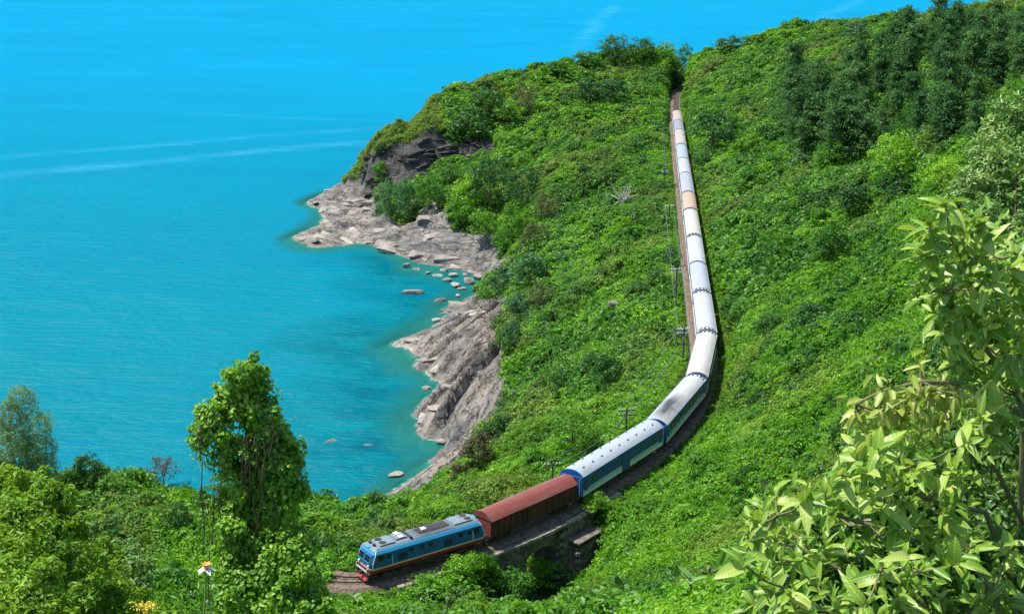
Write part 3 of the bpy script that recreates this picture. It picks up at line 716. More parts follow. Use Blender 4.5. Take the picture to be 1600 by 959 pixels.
b = MB()
while q < sEnd:
    p, t = track(q); b.box(-.12, .12, -1.0, 1.0, -.30, -.145, Matrix.Translation(p) @ Matrix.Rotation(atan2(t.y, t.x), 4, 'Z')); q += .62
tag(b.build('sleepers', M['sleeper'], bed_o), kind='stuff')

# ------------------------------------------------------------------ masonry bridge and retaining wall on the near side of the line
br_s0, br_s1 = s_near(W(655, 868, 0)), s_near(W(905, 762, 0))
br = tag(empty('railway_bridge', tuple(track((sB0 + sB1) / 2)[0])), 'dark stone railway bridge with a shaded opening under the brown wagon', 'bridge')
BI = Matrix.Translation(-br.location)
def brk_mesh(l, h, w=.35):
    m = MB().bbox(-l/2, l/2, -w/2, w/2, -h/2, h/2, .035); return mesh('stone_block', np.array([tuple(v) for v in m.v]), m.f, False, M['masonry'])
def blocks(org, dr, nrm, L, z0, z1, bl=.85, bh=.42, skip=None, lim=[0], name='stone_block'):
    me = [brk_mesh(bl - .05, bh - .045), brk_mesh(bl * .6, bh - .045)]; rows = max(1, int(round((z1 - z0) / bh))); bh_ = (z1 - z0) / rows
    for r in range(rows):
        x = -(r % 2) * bl * .5 + bl / 2
        while x < L + bl * .3:
            z = z0 + (r + .5) * bh_
            if not (skip and skip(x, z)) and x - bl/2 > -.5:
                p = org + dr * x; o = link(name, me[0], br); o.location = Vector((p.x, p.y, z)) + nrm * random.uniform(-.03, .05) - br.location
                o.rotation_euler = (0, 0, atan2(dr.y, dr.x)); o.scale = (1, 1, bh_ / bh)
            x += bl
# walls follow the chord of the curve
def chord(s0, s1, side):
    a, ta = track(s0); c, tc = track(s1); na = Vector((ta.y, -ta.x, 0)).normalized(); nc = Vector((tc.y, -tc.x, 0)).normalized()
    A = a + na * side; B_ = c + nc * side; d = (B_ - A); return A, d.normalized(), d.length
s_open0, s_open1 = s_near(W(757, 826, -.5)), s_near(W(812, 804, -.5))
cores = MB()
def core(A, d, L, z0, z1, th=1.2):
    M4 = Matrix.Translation(A - br.location) @ Matrix.Rotation(atan2(d.y, d.x), 4, 'Z'); cores.box(0, L, .02, th, z0, z1, M4)
# left part, right part; the face is on the side towards the camera
A, d, L = chord(br_s0, s_open0, 1.98); n = Vector((d.y, -d.x, 0)); core(A, d, L, -9, -.42, 3.9); blocks(A, d, n, L, -6.6, -.42)
A, d, L = chord(s_open1, br_s1, 1.98); n = Vector((d.y, -d.x, 0)); core(A, d, L, -9, -.45, 3.9); blocks(A, d, n, L, -7.1, -.45, skip=lambda x, z: x > 7.5 and z < -3.2)
# pilaster at the opening and the lower wing wall with its flat coping
P0 = A + d * .1 + n * .35; core(P0 + n * .02, d, .95, -9, -.8, .5); blocks(P0, d, n, .9, -7.1, -.8, .9, .45)
P1 = A + d * 1.3 + n * 1.5; core(P1, d, 4.4, -9, -2.55, 1.9); blocks(P1, d, n, 4.2, -7.1, -2.55)
blocks(P1 - n * 1.4, n, -d, 1.3, -7.1, -2.55, .7, .42)
cores.build('wall_core', M['mortar'], br)
cap = MB(); M4 = Matrix.Translation(P1 - br.location) @ Matrix.Rotation(atan2(d.y, d.x), 4, 'Z')
cap.bbox(-.25, 4.6, -.35, 1.7, -2.53, -2.30, .04, M4); cap.build('wing_wall_coping', M['masonry'], br)
# deck over the opening and a rounded head to it
pa = [(p - br.location, t) for p, t in path(s_open0 - .6, s_open1 + .6, .8)]
b = MB(); b.sweep([(-2.2, -1.25), (-2.2, -.77), (1.92, -.77), (1.92, -1.25)], pa); b.build('deck', M['concrete'], br)
b = MB(); A2, d2, L2 = chord(s_open0, s_open1, 1.9); n2 = Vector((d2.y, -d2.x, 0))
for k in range(12):
    a0, a1 = pi * k / 12, pi * (k + 1) / 12
    V = []
    for th in (0, -.5):
        for aa, rr in ((a0, 1), (a1, 1), (a1, 1.9), (a0, 1.9)):
            X = L2 / 2 - cos(aa) * L2 / 2 * rr; X = min(max(X, 0), L2); Zv = -3.3 + sin(aa) * 1.7 * min(rr, 1) if rr == 1 else -.86
            pt = A2 + d2 * X + n2 * th; V.append(Vector((pt.x, pt.y, Zv)) - br.location)
    b.add(V, [(0,1,2,3), (7,6,5,4), (0,4,5,1), (1,5,6,2), (2,6,7,3), (3,7,4,0)])
b.build('arch_head', M['masonry'], br)
# coping stones along the near edge, from the first wall to where the creepers close over it
cme = [mesh('coping_stone', np.array([tuple(v) for v in m.v]), m.f, False, M['concrete']) for m in (MB().bbox(-.40, .40, -.28, .28, -.17, .17, .03), MB().bbox(-.38, .38, -.26, .30, -.16, .18, .04))]
q = s_near(W(600, 888, 0)); q1 = s_near(W(935, 760, 0))
while q < q1:
    p, t = track(q); nn_ = Vector((t.y, -t.x, 0)).normalized(); o = link('coping_stone', random.choice(cme), br)
    o.location = p + nn_ * (2.05 + random.uniform(-.03, .03)) + Vector((0, 0, -.60 + random.uniform(-.02, .03))) - br.location; o.rotation_euler = (random.uniform(-.03, .03), 0, atan2(t.y, t.x)); q += .83

# ------------------------------------------------------------------ the train
def hull(rings, cap0=True, cap1=True, endcut=None):
    """rings: (z, half length front, half length rear, half width, corner cut)"""
    m = MB(); V = []
    for z, xf, xr, hw, c in rings:
        V += [(xf, hw - c, z), (xf, -hw + c, z), (xf - c, -hw, z), (-xr + c, -hw, z), (-xr, -hw + c, z), (-xr, hw - c, z), (-xr + c, hw, z), (xf - c, hw, z)]
    F = []
    for i in range(len(rings) - 1):
        for k in range(8): F.append((i*8+k, (i+1)*8+k, (i+1)*8+(k+1) % 8, i*8+(k+1) % 8))
    if cap0: F.append(tuple(range(8)))
    if cap1: F.append(tuple(range((len(rings)-1)*8, len(rings)*8))[::-1])
    return m.add(V, F)
def wheel_mesh(r=.42):
    m = MB(); m.tube([(0, -.04, 0), (0, -.04, 0.0001)], .01, 3)
    m = MB(); m.tube([(0, -.06, 0), (0, .06, 0)], r, 20); m.tube([(0, .06, 0), (0, .075, 0)], [r * .55, r * .5], 12); m.tube([(0, -.075, 0), (0, -.06, 0)], [r * .5, r * .55], 12)
    return mesh('wheel', np.array([tuple(v) for v in m.v]), m.f, False, M['darkmetal'])
WHEEL = wheel_mesh()
def bogie_mesh(axles):
    m = MB(); a = max(axles)
    for sy in (-1, 1):
        m.bbox(-a - .35, a + .35, sy * .78 - .07, sy * .78 + .07, .42, .62, .03)
        for x in axles: m.box(x - .12, x + .12, sy * .78 - .12, sy * .78 + .12, .28, .56)
        for x in (-.28, .28): m.tube([(x, sy * .82, .5), (x, sy * .82, .85)], .1, 8)
    m.bbox(-.3, .3, -.9, .9, .5, .85, .03)
    for x in axles: m.tube([(x, -.55, .42), (x, .55, .42)], .07, 8)
    return mesh('bogie', np.array([tuple(v) for v in m.v]), m.f, False, M['darkmetal'])
BOG2 = bogie_mesh((-1.05, 1.05))
def bogies(root, xs):
    for x in xs:
        o = link('bogie', BOG2, root); o.location = (x, 0, 0)
        for ax in (-1.05, 1.05):
            for sy in (-.54, .54): w = link('wheel', WHEEL, o); w.location = (ax, sy, .42)
def couplers(root, L):
    for sx_ in (-1, 1):
        m = MB(); m.box(sx_ * L/2 - .05, sx_ * (L/2 + .34), -.09, .09, .72, .92); m.bbox(min(sx_*(L/2+.2), sx_*(L/2+.38)), max(sx_*(L/2+.2), sx_*(L/2+.38)), -.16, .16, .66, .98, .03); m.build('coupler', M['darkmetal'], root)
def roof_arc(w, z0, h, n=10, th=.05, pw=2.4):
    o = []
    for k in range(n + 1):
        a = -1 + 2 * k / n; o.append((a * w, z0 + h * (1 - abs(a) ** pw)))
    return o
def car_place(root, s0, s1):
    a, _ = track(s0); c, _ = track(s1); d = a - c
    root.location = (a + c) / 2; root.rotation_euler = (0, 0, atan2(d.y, d.x)); return d.length

def locomotive(s0, s1):
    root = tag(empty('diesel_locomotive'), 'light blue diesel locomotive with red skirt and sooty roof leading the train', 'locomotive')
    L = car_place(root, s0, s1) - .45; h = L / 2; root.scale = (1, 1, .87)
    hull([(.95, h, h, 1.30, .25), (1.36, h + .03, h + .03, 1.36, .25)]).build('red_skirt', M['red'], root)
    hull([(1.365, h + .045, h + .045, 1.375, .25), (1.54, h + .055, h + .055, 1.38, .25)]).build('cream_line', M['cream'], root)
    hull([(1.545, h + .03, h + .03, 1.36, .25), (2.05, h + .06, h + .06, 1.37, .26), (3.02, h - .28, h - .28, 1.33, .28)]).build('body', M['locoblue'], root)
    hull([(3.025, h - .285, h - .285, 1.325, .28), (3.32, h - .42, h - .42, 1.16, .30), (3.36, h - .44, h - .44, 1.12, .3)]).build('roof_edge', M['locolight'], root)
    hull([(3.365, h - .40, h - .40, 1.10, .3), (3.50, h - .52, h - .52, .98, .3), (3.60, h - .62, h - .62, .72, .25), (3.64, h-.7, h-.7, .4, .2)]).build('roof', roofmat('locomotive roof', (.15, .21, .26), (2.2, -h * .62, h * .36, 1.9), .5), root)
    # cab fronts: windscreens, frames, lamps, steps and buffer beam
    for sx_ in (1, -1):
        R = Matrix.Rotation(0 if sx_ > 0 else pi, 4, 'Z')
        def fp(z): return h + .06 - (z - 2.05) * .35 / .97 if z > 2.05 else h + .03 + (z - 1.545) * .06
        for y0, y1 in ((-1.02, -.08), (.08, 1.02)):
            V = []
            for e, mm_ in ((.0, 0), (.05, 1)):
                V += [R @ Vector((fp(zz) + e, yy, zz)) for yy, zz in ((y0, 2.18), (y1, 2.18), (y1 * .97, 2.86), (y0 * .97, 2.86))]
            m = MB(); m.add(V, [(0,1,2,3), (7,6,5,4), (0,4,5,1), (1,5,6,2), (2,6,7,3), (3,7,4,0)]); wnd = m.build('windscreen', M['glass'], root)
            f = MB()
            for (ya, za, yb, zb) in ((y0, 2.16, y1, 2.16), (y0 * .97, 2.88, y1 * .97, 2.88), (y0, 2.16, y0 * .97, 2.88), (y1, 2.16, y1 * .97, 2.88)):
                f.tube([R @ Vector((fp(za) + .05, ya, za)), R @ Vector((fp(zb) + .05, yb, zb))], .035, 6)
            f.build('frame', M['locolight'], wnd)
        for y in (-.85, .85):
            m = MB(); m.tube([R @ Vector((fp(1.75), y, 1.78)), R @ Vector((fp(1.75) + .09, y, 1.78))], .13, 12); lp = m.build('headlight', M['white'], root)
            m = MB(); m.tube([R @ Vector((fp(1.75) + .09, y, 1.78)), R @ Vector((fp(1.75) + .11, y, 1.78))], .10, 12); m.build('lens', M['lamp'], lp)
        m = MB(); m.bbox(h - .75, h - .42, -.28, .28, 3.34, 3.62, .05, R); tl = m.build('top_lamp_box', M['locolight'], root)
        m = MB(); [m.tube([R @ Vector((h - .42, y, 3.48)), R @ Vector((h - .39, y, 3.48))], .09, 10) for y in (-.13, .13)]; m.build('lens', M['lamp'], tl)
        m = MB(); m.bbox(h - .1, h + .22, -1.22, 1.22, .55, .95, .04, R); m.build('buffer_beam', M['darkmetal'], root)
        m = MB(); m.add([R @ Vector(v) for v in ((h + .05, -1.05, .5), (h + .05, 1.05, .5), (h + .42, .8, .16), (h + .42, -.8, .16), (h - .05, -1.05, .5), (h - .05, 1.05, .5), (h + .3, .8, .14), (h + .3, -.8, .14))], [(0,1,2,3), (7,6,5,4), (0,4,5,1), (1,5,6,2), (2,6,7,3), (3,7,4,0)]); m.build('pilot', M['red'], root)
        for y in (-.98, .98):
            m = MB(); m.tube([R @ Vector((h + .14, y, .8)), R @ Vector((h + .32, y, .95)), R @ Vector((h + .32, y, 1.5)), R @ Vector((h + .1, y, 1.62))], .022, 6); m.build('handrail', M['white'], root)
            m = MB(); [m.box(h - .05, h + .3, y - .18, y + .18, z, z + .04, R) for z in (.25, .5)]; m.build('step', M['darkmetal'], root)
        m = MB(); [m.tube([R @ Vector((h + .3, -.98, z)), R @ Vector((h + .3, .98, z))], .02, 6) for z in (1.15, 1.32)]; m.build('front_rail', M['white'], root)
        for y in (-1, 1):                                     # white edge round the cab
            m = MB(); m.tube([R @ Vector((h - .19, y * 1.37, 1.55)), R @ Vector((h - .16, y * 1.385, 2.05)), R @ Vector((h - .48, y * 1.345, 3.0)), R @ Vector((h - .66, y * 1.13, 3.34))], .035, 6); m.build('cab_edge', M['white'], root)
    # sides
    for sy in (-1, 1):
        yb = 1.35
        def slab(name, x0, x1, z0, z1, mt, e=.035, par=root):
            m = MB(); y = lambda z: sy * ((1.36 if z < 2.05 else 1.37 - (z - 2.05) * .04 / .97) + 0)
            V = [Vector((x, y(z) - sy * .02, z)) for x, z in ((x0, z0), (x1, z0), (x1, z1), (x0, z1))] + [Vector((x, y(z) + sy * e, z)) for x, z in ((x0, z0), (x1, z0), (x1, z1), (x0, z1))]
            m.add(V, [(0,1,2,3), (7,6,5,4), (0,4,5,1), (1,5,6,2), (2,6,7,3), (3,7,4,0)]); return m.build(name, mt, par)
        slab('cab_window', h - 1.35, h - .75, 2.25, 2.85, M['glass']); slab('cab_window', -h + .75, -h + 1.35, 2.25, 2.85, M['glass'])
        for x in (h - 2.15, -h + 1.55):
            dr_ = slab('door', x, x + .6, 1.58, 2.95, M['coachblue'] if False else M['locoblue'], .03); slab('door_window', x + .12, x + .48, 2.3, 2.8, M['glass'], .045, dr_); slab('handrail', x - .09, x - .05, 1.65, 2.6, M['white'], .09, dr_)
        for x in (-h * .55, -h * .02, h * .14, h * .32): slab('porthole', x - .22, x + .22, 2.35, 2.75, M['glass'])
        for x in (h * .47, -h * .32):
            g = slab('grille', x - .55, x + .55, 1.75, 2.6, M['locoblue'], .03)
            for k in range(8): slab('louvre', x - .5, x + .5, 1.80 + k * .098, 1.84 + k * .098, M['darkmetal'], .05, g)
        for k in range(9): slab('panel_seam', -h + 2.4 + k * (L - 4.8) / 8 - .02, -h + 2.4 + k * (L - 4.8) / 8 + .02, 1.58, 2.98, M['coachblue'], .012)
        for k in range(10): slab('fuel_panel', -h + .9 + k * (L - 1.8) / 10, -h + .9 + (k + .05) * (L - 1.8) / 10, 1.0, 1.34, M['darkmetal'], .012)
        m = MB(); m.bbox(-1.7, 1.7, sy * 1.1 - .25, sy * 1.1 + .2, .3, .92, .06); m.build('fuel_tank', M['darkmetal'], root)
    # roof hatches, fans, exhaust
    for x0, x1, w, z, mt in ((h - 2.9, h - 1.3, .85, .14, 'metalgrey'), (h - 4.3, h - 3.1, .62, .22, 'metalgrey'), (-h + 1.1, -h + 3.2, .85, .14, 'metalgrey'), (-h + 3.6, h - 5.6, .6, .1, 'darkmetal')):
        m = MB(); m.bbox(x0, x1, -w, w, 3.55, 3.6 + z, .05); hb = m.build('roof_hatch', M[mt], root)
    m = MB(); m.bbox(h - 4.7, h - 4.45, -.95, .95, 3.42, 3.78, .03); m.build('roof_baffle', M['darkmetal'], root)
    m = MB(); m.bbox(h - 1.0, h - .78, -.55, -.2, 3.55, 3.86, .04); m.bbox(h - 1.0, h - .78, .2, .55, 3.55, 3.86, .04); m.build('horn', M['darkmetal'], root)
    for x in (h - 1.75, -h + 1.5):
        for y in (-.42, .42):
            m = MB(); m.tube([(x, y, 3.7), (x, y, 3.78)], .34, 16); m.build('roof_fan', M['darkmetal'], root)
    m = MB(); m.bbox(-.35, .15, -.25, .25, 3.6, 3.86, .04); m.build('exhaust_cowl', M['white'], root)
    m = MB(); m.bbox(h - 3.95, h - 3.5, -.78, -.2, 3.7, 3.88, .03); m.bbox(h - 3.95, h - 3.5, .1, .6, 3.7, 3.9, .03); m.build('roof_vent', M['white'], root)
    bogies(root, (h - 2.4, -h + 2.4)); couplers(root, L + .3); return root

def wagon(s0, s1):
    root = tag(empty('covered_wagon'), 'brown covered goods wagon with a rounded red brown roof behind the locomotive', 'goods wagon')
    L = car_place(root, s0, s1) - .75; h = L / 2; root.scale = (1, 1, .87)
    MB().box(-h, h, -1.28, 1.28, 1.0, 2.99).build('body', M['wagonside'], root)
    MB().bbox(-h - .05, h + .05, -1.22, 1.22, .82, .998, .02).build('underframe', M['darkmetal'], root)
    pr = roof_arc(1.40, 2.992, .86, 12, pw=2.0); MB().prism([(a, b_) for a, b_ in pr] , -h - .10, h + .10).build('roof', roofmat('red brown wagon roof', (.20, .048, .036), False, .3), root)
    for sy in (-1, 1):
        for k in range(int(L / .85)):
            x = -h + .06 + k * (L - .12) / int(L / .85)
            MB().bbox(x, x + .07, min(sy*1.28, sy*1.36), max(sy*1.28, sy*1.36), 1.02, 2.96, .015).build('side_post', M['wagonside'], root)
        dr_ = MB().bbox(-1.2, 1.2, min(sy*1.29, sy*1.38), max(sy*1.29, sy*1.38), 1.05, 2.92, .02).build('sliding_door', M['wagonside'], root)
        MB().tube([(-2.6, sy * 1.40, 2.93), (2.6, sy * 1.40, 2.93)], .035, 6).build('door_rail', M['darkmetal'], root)
        for x0 in (-h + .9, h - 2.4):
            for k in range(5): MB().box(x0, x0 + 1.4, min(sy*1.28, sy*1.345), max(sy*1.28, sy*1.345), 2.1 + k * .17, 2.17 + k * .17).build('louvre', M['redwagon'], root)
        for k in range(5): MB().box(-1.0, 1.0, min(sy*1.38, sy*1.42), max(sy*1.38, sy*1.42), 1.75 + k * .22, 1.81 + k * .22).build('door_slat', M['redwagon'], dr_)
    for sx_ in (-1, 1):
        for k in range(9): MB().bbox(min(sx_*h, sx_*(h+.07)), max(sx_*h, sx_*(h+.07)), -1.2, 1.2, 1.12 + k * .215, 1.23 + k * .215, .02).build('end_rib', M['redwagon'], root)
    bogies(root, (h - 2.0, -h + 2.0)); couplers(root, L); return root

def coach(s0, s1, rcol, label, kind='coach', detail=True, vents=0, ac=(), soot=False, endc='endblue', side='coachblue', gap=.7):
    root = tag(empty('railway_coach'), label, 'railway coach', 'coaches of the train')
    L = car_place(root, s0, s1) - gap; h = L / 2; W_ = 1.38
    MB().bbox(-h, h, -W_, W_, 1.02, 3.22, .04).build('body', M[side], root)
    MB().box(-h + .3, h - .3, -1.2, 1.2, .85, 1.018).build('underframe', M['darkmetal'], root)
    rm = roofmat('coach roof %.2f %.2f' % (rcol[0], rcol[2]), rcol, soot, .42)
    e = 1.05 if ac else 0
    a0 = -h + (e if -1 in ac else .12); a1 = h - (e if 1 in ac else .12)
    pr = roof_arc(1.42, 3.225, .60, 14); o = MB().prism(pr, a0, a1).build('roof', rm, root, False)
    # end hoods in the end colour
    for sx_ in (-1, 1):
        if sx_ in ac:                                        # lowered end with the cooling unit standing in it
            x0, x1 = (h - e, h - .12) if sx_ > 0 else (-h + .12, -h + e)
            MB().prism(roof_arc(1.40, 3.225, .30, 14), x0, x1).build('low_roof', rm, root)
            un = MB().bbox(x0 + .08, x1 - .08, -.62, .62, 3.40, 3.74, .04).build('cooling_unit', M['white'], root)
            for y in (-.32, .32): MB().tube([((x0 + x1) / 2, y, 3.74), ((x0 + x1) / 2, y, 3.78)], .2, 12).build('fan', M['darkmetal'], un)
            for y in (-.98, .98): MB().box(x0 + .1, x1 - .1, y - .16, y + .16, 3.34, 3.52).build('grille', M['metalgrey'], root)
            MB().prism(roof_arc(1.43, 3.225, .63, 14), (h - .12 if sx_ > 0 else -h), (h if sx_ > 0 else -h + .12)).build('end_arch', M[endc], root)
        else:
            MB().prism(roof_arc(1.43, 3.225, .63, 14), (h - .12 if sx_ > 0 else -h), (h if sx_ > 0 else -h + .12)).build('end_arch', M[endc], root)
        MB().bbox(min(sx_*(h+.002), sx_*(h+.05)), max(sx_*(h+.002), sx_*(h+.05)), -1.36, 1.36, 1.03, 3.21, .02).build('end_wall', M[endc], root)
        g = MB().bbox(min(sx_*(h+.05), sx_*(h+.33)), max(sx_*(h+.05), sx_*(h+.33)), -.5, .5, 1.1, 3.15, .06).build('gangway', M['darkmetal'], root)
        if detail:
            for y in (-1.05, 1.05): MB().tube([(sx_ * (h + .09), y, 1.2), (sx_ * (h + .09), y, 3.0)], .025, 6).build('end_handrail', M['white'], root)
    for sy in (-1, 1):
        y0, y1 = sorted((sy * W_, sy * (W_ + .025)))
        MB().box(-h + .15, h - .15, y0, y1, 1.05, 1.52).build('pale_band', M['stripe'], root)
        MB().box(-h + .15, h - .15, y0, y1, 1.62, 1.76).build('pale_line', M['stripe'], root)
        y0, y1 = sorted((sy * (W_ - .01), sy * (W_ + .02))); 
        if kind == 'coach':
            nw = int((L - 3.6) / 1.55)
            for k in range(nw):
                x = -h + 1.8 + (k + .5) * (L - 3.6) / nw
                w_ = MB().bbox(x - .48, x + .48, y0, y1 + (.01 if sy > 0 else 0), 2.0, 2.72, .012).build('window', M['glass'], root)
                if detail: MB().box(x - .52, x + .52, *sorted((sy * (W_ + .0), sy * (W_ + .045))), 1.95, 1.99).build('sill', M['stripe'], w_)
        else:
            for x in (-.2,):
                d_ = MB().bbox(x - .9, x + .9, *sorted((sy * W_, sy * (W_ + .05))), 1.06, 3.05, .02).build('luggage_door', M[side], root); MB().box(x - .75, x - .68, *sorted((sy * (W_+.05), sy * (W_ + .1))), 1.5, 2.2).build('handle', M['darkmetal'], d_)
            for x in (-h + 2.4, h - 2.4): MB().bbox(x - .4, x + .4, y0, y1, 2.1, 2.7, .012).build('window', M['glass'], root)
        for x in (-h + .75, h - .75):
            d_ = MB().bbox(x - .36, x + .36, *sorted((sy * W_, sy * (W_ + .03))), 1.55, 3.05, .012).build('door', M[side], root)
            MB().box(x - .2, x + .2, *sorted((sy * (W_+.02), sy * (W_ + .045))), 2.15, 2.75).build('door_window', M['glass'], d_)
        if detail: MB().tube([(-h + .1, sy * 1.43, 3.23), (h - .1, sy * 1.43, 3.23)], .03, 6).build('gutter', M[endc], root)
    for k in range(vents):
        x = -h + 1.4 + k * (L - 2.8) / max(1, vents - 1)
        for y in (-.62, .62):
            zr = 3.225 + .60 * (1 - abs(y / 1.42) ** 2.4)
            m = MB(); m.tube([(x, y, zr - .03), (x, y, zr + .10)], .06, 8); m.bbox(x - .15, x + .15, y - .07, y + .07, zr + .07, zr + .14, .02); m.build('roof_vent', M['metalgrey'], root)
    if detail:
        for k in range(3): x = -h * .5 + k * h * .5; MB().bbox(x - .7, x + .7, -1.15, 1.15, .42, .85, .05).build('battery_box', M['darkmetal'], root)
    bogies(root, (h - 2.6, -h + 2.6)) if L > 12 else bogies(root, (h - 2.0, -h + 2.0))
    couplers(root, L)
    return root

sm = [s_near(Vector((p.x, p.y, 0))) for p in [RP[0], W(749.5, 799.5, 3.8), W(891, 738, 3.8), W(1022, 657, 3.8)] + RP[4:]]
locomotive(sm[0], sm[1]); wagon(sm[1], sm[2])
k8 = .52
def rc(*c): return tuple(q * k8 for q in c)
coach(sm[2], sm[3], rc(.66, .76, .84), 'dark blue luggage coach behind the brown wagon, small vents on its pale roof', 'van', vents=9)
coach(sm[3], sm[4], rc(.82, .84, .83), 'blue coach with a black soot stain across its white roof', vents=0, ac=(-1,), soot=(3.5, -1.5, 9.5, 1.5))
coach(sm[4], sm[5], rc(.86, .86, .80), 'smooth cream white roofed coach at the bend of the line', ac=(-1,), endc='joint')
coach(sm[5], sm[6], rc(.78, .81, .88), 'white roofed coach just beyond the bend with cooling units at both ends', ac=(-1, 1), endc='joint')
coach(sm[6], sm[7], rc(.66, .71, .82), 'bluish grey roofed coach beside the pole with two white crossarms', ac=(1,), endc='joint')
coach(sm[7], sm[8], rc(.80, .83, .88), 'white roofed coach between the bluish grey roof and the cream roof', ac=(-1,), detail=False, endc='joint')
coach(sm[8], sm[9], rc(.86, .84, .70), 'cream roofed coach next to the tan roofed coach', ac=(-1, 1), detail=False, endc='joint')
coach(sm[9], sm[10], rc(.80, .57, .40), 'tan orange roofed coach in the middle of the train', detail=False, endc='joint')
coach(sm[10], sm[11], rc(.60, .62, .70), 'pale grey roofed coach touching the far end of the tan roofed coach', ac=(1,), detail=False, endc='joint')
coach(sm[11], sm[12], rc(.70, .74, .82), 'pale grey roofed coach second beyond the tan roofed coach', detail=False, endc='joint')
coach(sm[12], sm[13], rc(.56, .66, .76), 'sky blue tinted roof coach in the far part of the train', ac=(-1,), detail=False, endc='joint')
coach(sm[13], sm[14], rc(.74, .66, .54), 'beige roofed coach beside the dark spreading tree', detail=False, endc='joint')
coach(sm[14], sm[15], rc(.46, .46, .50), 'dull grey roofed coach with dark hatches, last but one of the train', vents=3, detail=False, endc='joint')
coach(sm[15], sm[16], rc(.72, .60, .48), 'beige tan roofed coach at the very end of the train', detail=False, endc='joint')

# ------------------------------------------------------------------ telegraph poles
def pole(px, pyb, pyt, label, strut=False, arms=2):
    g = hit(px, pyb); H = CZ - g.y * (-(ray(px, pyt).z) / ray(px, pyt).y) - g.z; H = max(3.0, min(H, 8)); k = max(1.0, g.y / 150)
    r = tag(empty('telegraph_pole', tuple(g)), label, 'telegraph pole', 'telegraph poles along the railway')
    MB().tube([(0, 0, -.6), (.02, 0, H)], [.13 * k ** .5, .10 * k ** .5], 8).build('pole', M['wood'], r)
    for a in range(arms):
        z = H - .25 - a * .6; ar = MB().bbox(-1.0, 1.0, -.06, .06, z - .06, z + .06, .01).build('crossarm', M['white' if k > 1.1 else 'wood'], r)
        for x in (-.85, -.5, .5, .85): MB().tube([(x, 0, z + .06), (x, 0, z + .13), (x, 0, z + .15), (x, 0, z + .28)], [.03, .03, .085, .05], 8).build('insulator', M['white'], ar)
    if strut: MB().tube([(-1.5, .2, -.4), (0, .06, H * .8)], .08, 8).build('strut', M['wood'], r)
    r.rotation_euler = (0, 0, .15); return g, H
P_ = [pole(978, 676, 638, 'wooden telegraph pole with a leaning strut, below the coach with the soot stain', True),
      pole(1067, 562, 511, 'telegraph pole with two pale crossarms left of the bend in the line'),
      pole(1056, 466, 418, 'telegraph pole with two white crossarms beside the bluish grey coach'),
      pole(1045, 348, 320, 'thin telegraph pole in the creepers beside the cream roofed coach', arms=1),
      pole(1038, 290, 266, 'farthest telegraph pole, near the retaining wall', arms=1),
      pole(863, 762, 727, 'telegraph pole rising behind the brown wagon', arms=1)]
for (ga, ha), (gb, hb), lb in ((P_[0], P_[1], 'wires strung between the strutted pole and the pole by the bend'), (P_[1], P_[2], 'wires strung between the pole by the bend and the pole beside the grey coach'), (P_[2], P_[3], 'wires running on past the cream roofed coach'), (P_[5], P_[0], 'wires strung from behind the brown wagon to the strutted pole')):
    m = MB()
    for off in (-.85, .85):
        a = ga + Vector((off, 0, ha + .05)); c = gb + Vector((off, 0, hb + .05)); m.tube([a.lerp(c, k / 8) - Vector((0, 0, .9 * sin(pi * k / 8))) for k in range(9)], .028, 4)
    tag(m.build('telegraph_wires', M['metalgrey']), lb, 'wire', 'wires along the railway')
# small marker post on the near side
g = W(952, 770, -.4); r = tag(empty('marker_post', tuple(g)), 'short dark post leaning beside the luggage coach', 'post')
MB().tube([(0, 0, -.4), (-.25, -.1, 1.5)], .08, 6).build('post', M['darkmetal'], r); MB().bbox(-.36, -.12, -.17, -.03, 1.3, 1.6, .02).build('plate', M['darkmetal'], r)
# small white board at the far end and two white stones by the bridge
g = hit(1040, 164); g.z += .2; r = tag(empty('lineside_board', tuple(g)), 'small white board by the line near its far bend', 'sign')
MB().bbox(-1.0, 1.0, -.05, .05, 1.2, 1.9, .01).build('board', M['white'], r); MB().tube([(0, .06, -.6), (0, .06, 1.9)], .07, 6).build('post', M['wood'], r)
# retaining wall with a fence left of the far coaches
ra = s_near(W(1052, 270, 0)); rb = s_near(W(1045, 195, 0))
r = tag(empty('retaining_wall', tuple(track(ra)[0])), 'brown retaining wall with thin railing posts left of the far coaches', 'wall')
b = MB(); b.sweep([(-4.6, -8), (-4.1, -.6), (-2.4, -.6), (-2.4, -8)], [(p - r.location, t) for p, t in path(ra, rb, 3)]); b.build('wall', M['masonry'], r)
b = MB(); b.sweep([(-4.7, -.59), (-4.7, -.25), (-4.0, -.25), (-4.0, -.59)], [(p - r.location, t) for p, t in path(ra, rb, 3)]); b.build('coping', M['concrete'], r)
q = ra
while q < rb:
    p, t = track(q); nn_ = Vector((-t.y, t.x, 0)); c = p + nn_ * 4.3 - r.location; MB().tube([c + Vector((0, 0, -.3)), c + Vector((0, 0, 1.1))], .07, 6).build('railing_post', M['wood'], r); q += 3.2
for z in (.55, 1.05):
    b = MB(); b.tube([p + Vector((-t.y, t.x, 0)) * 4.3 + Vector((0, 0, z)) - r.location for p, t in path(ra, rb, 4)], .035, 5); b.build('rail', M['metalgrey'], r)

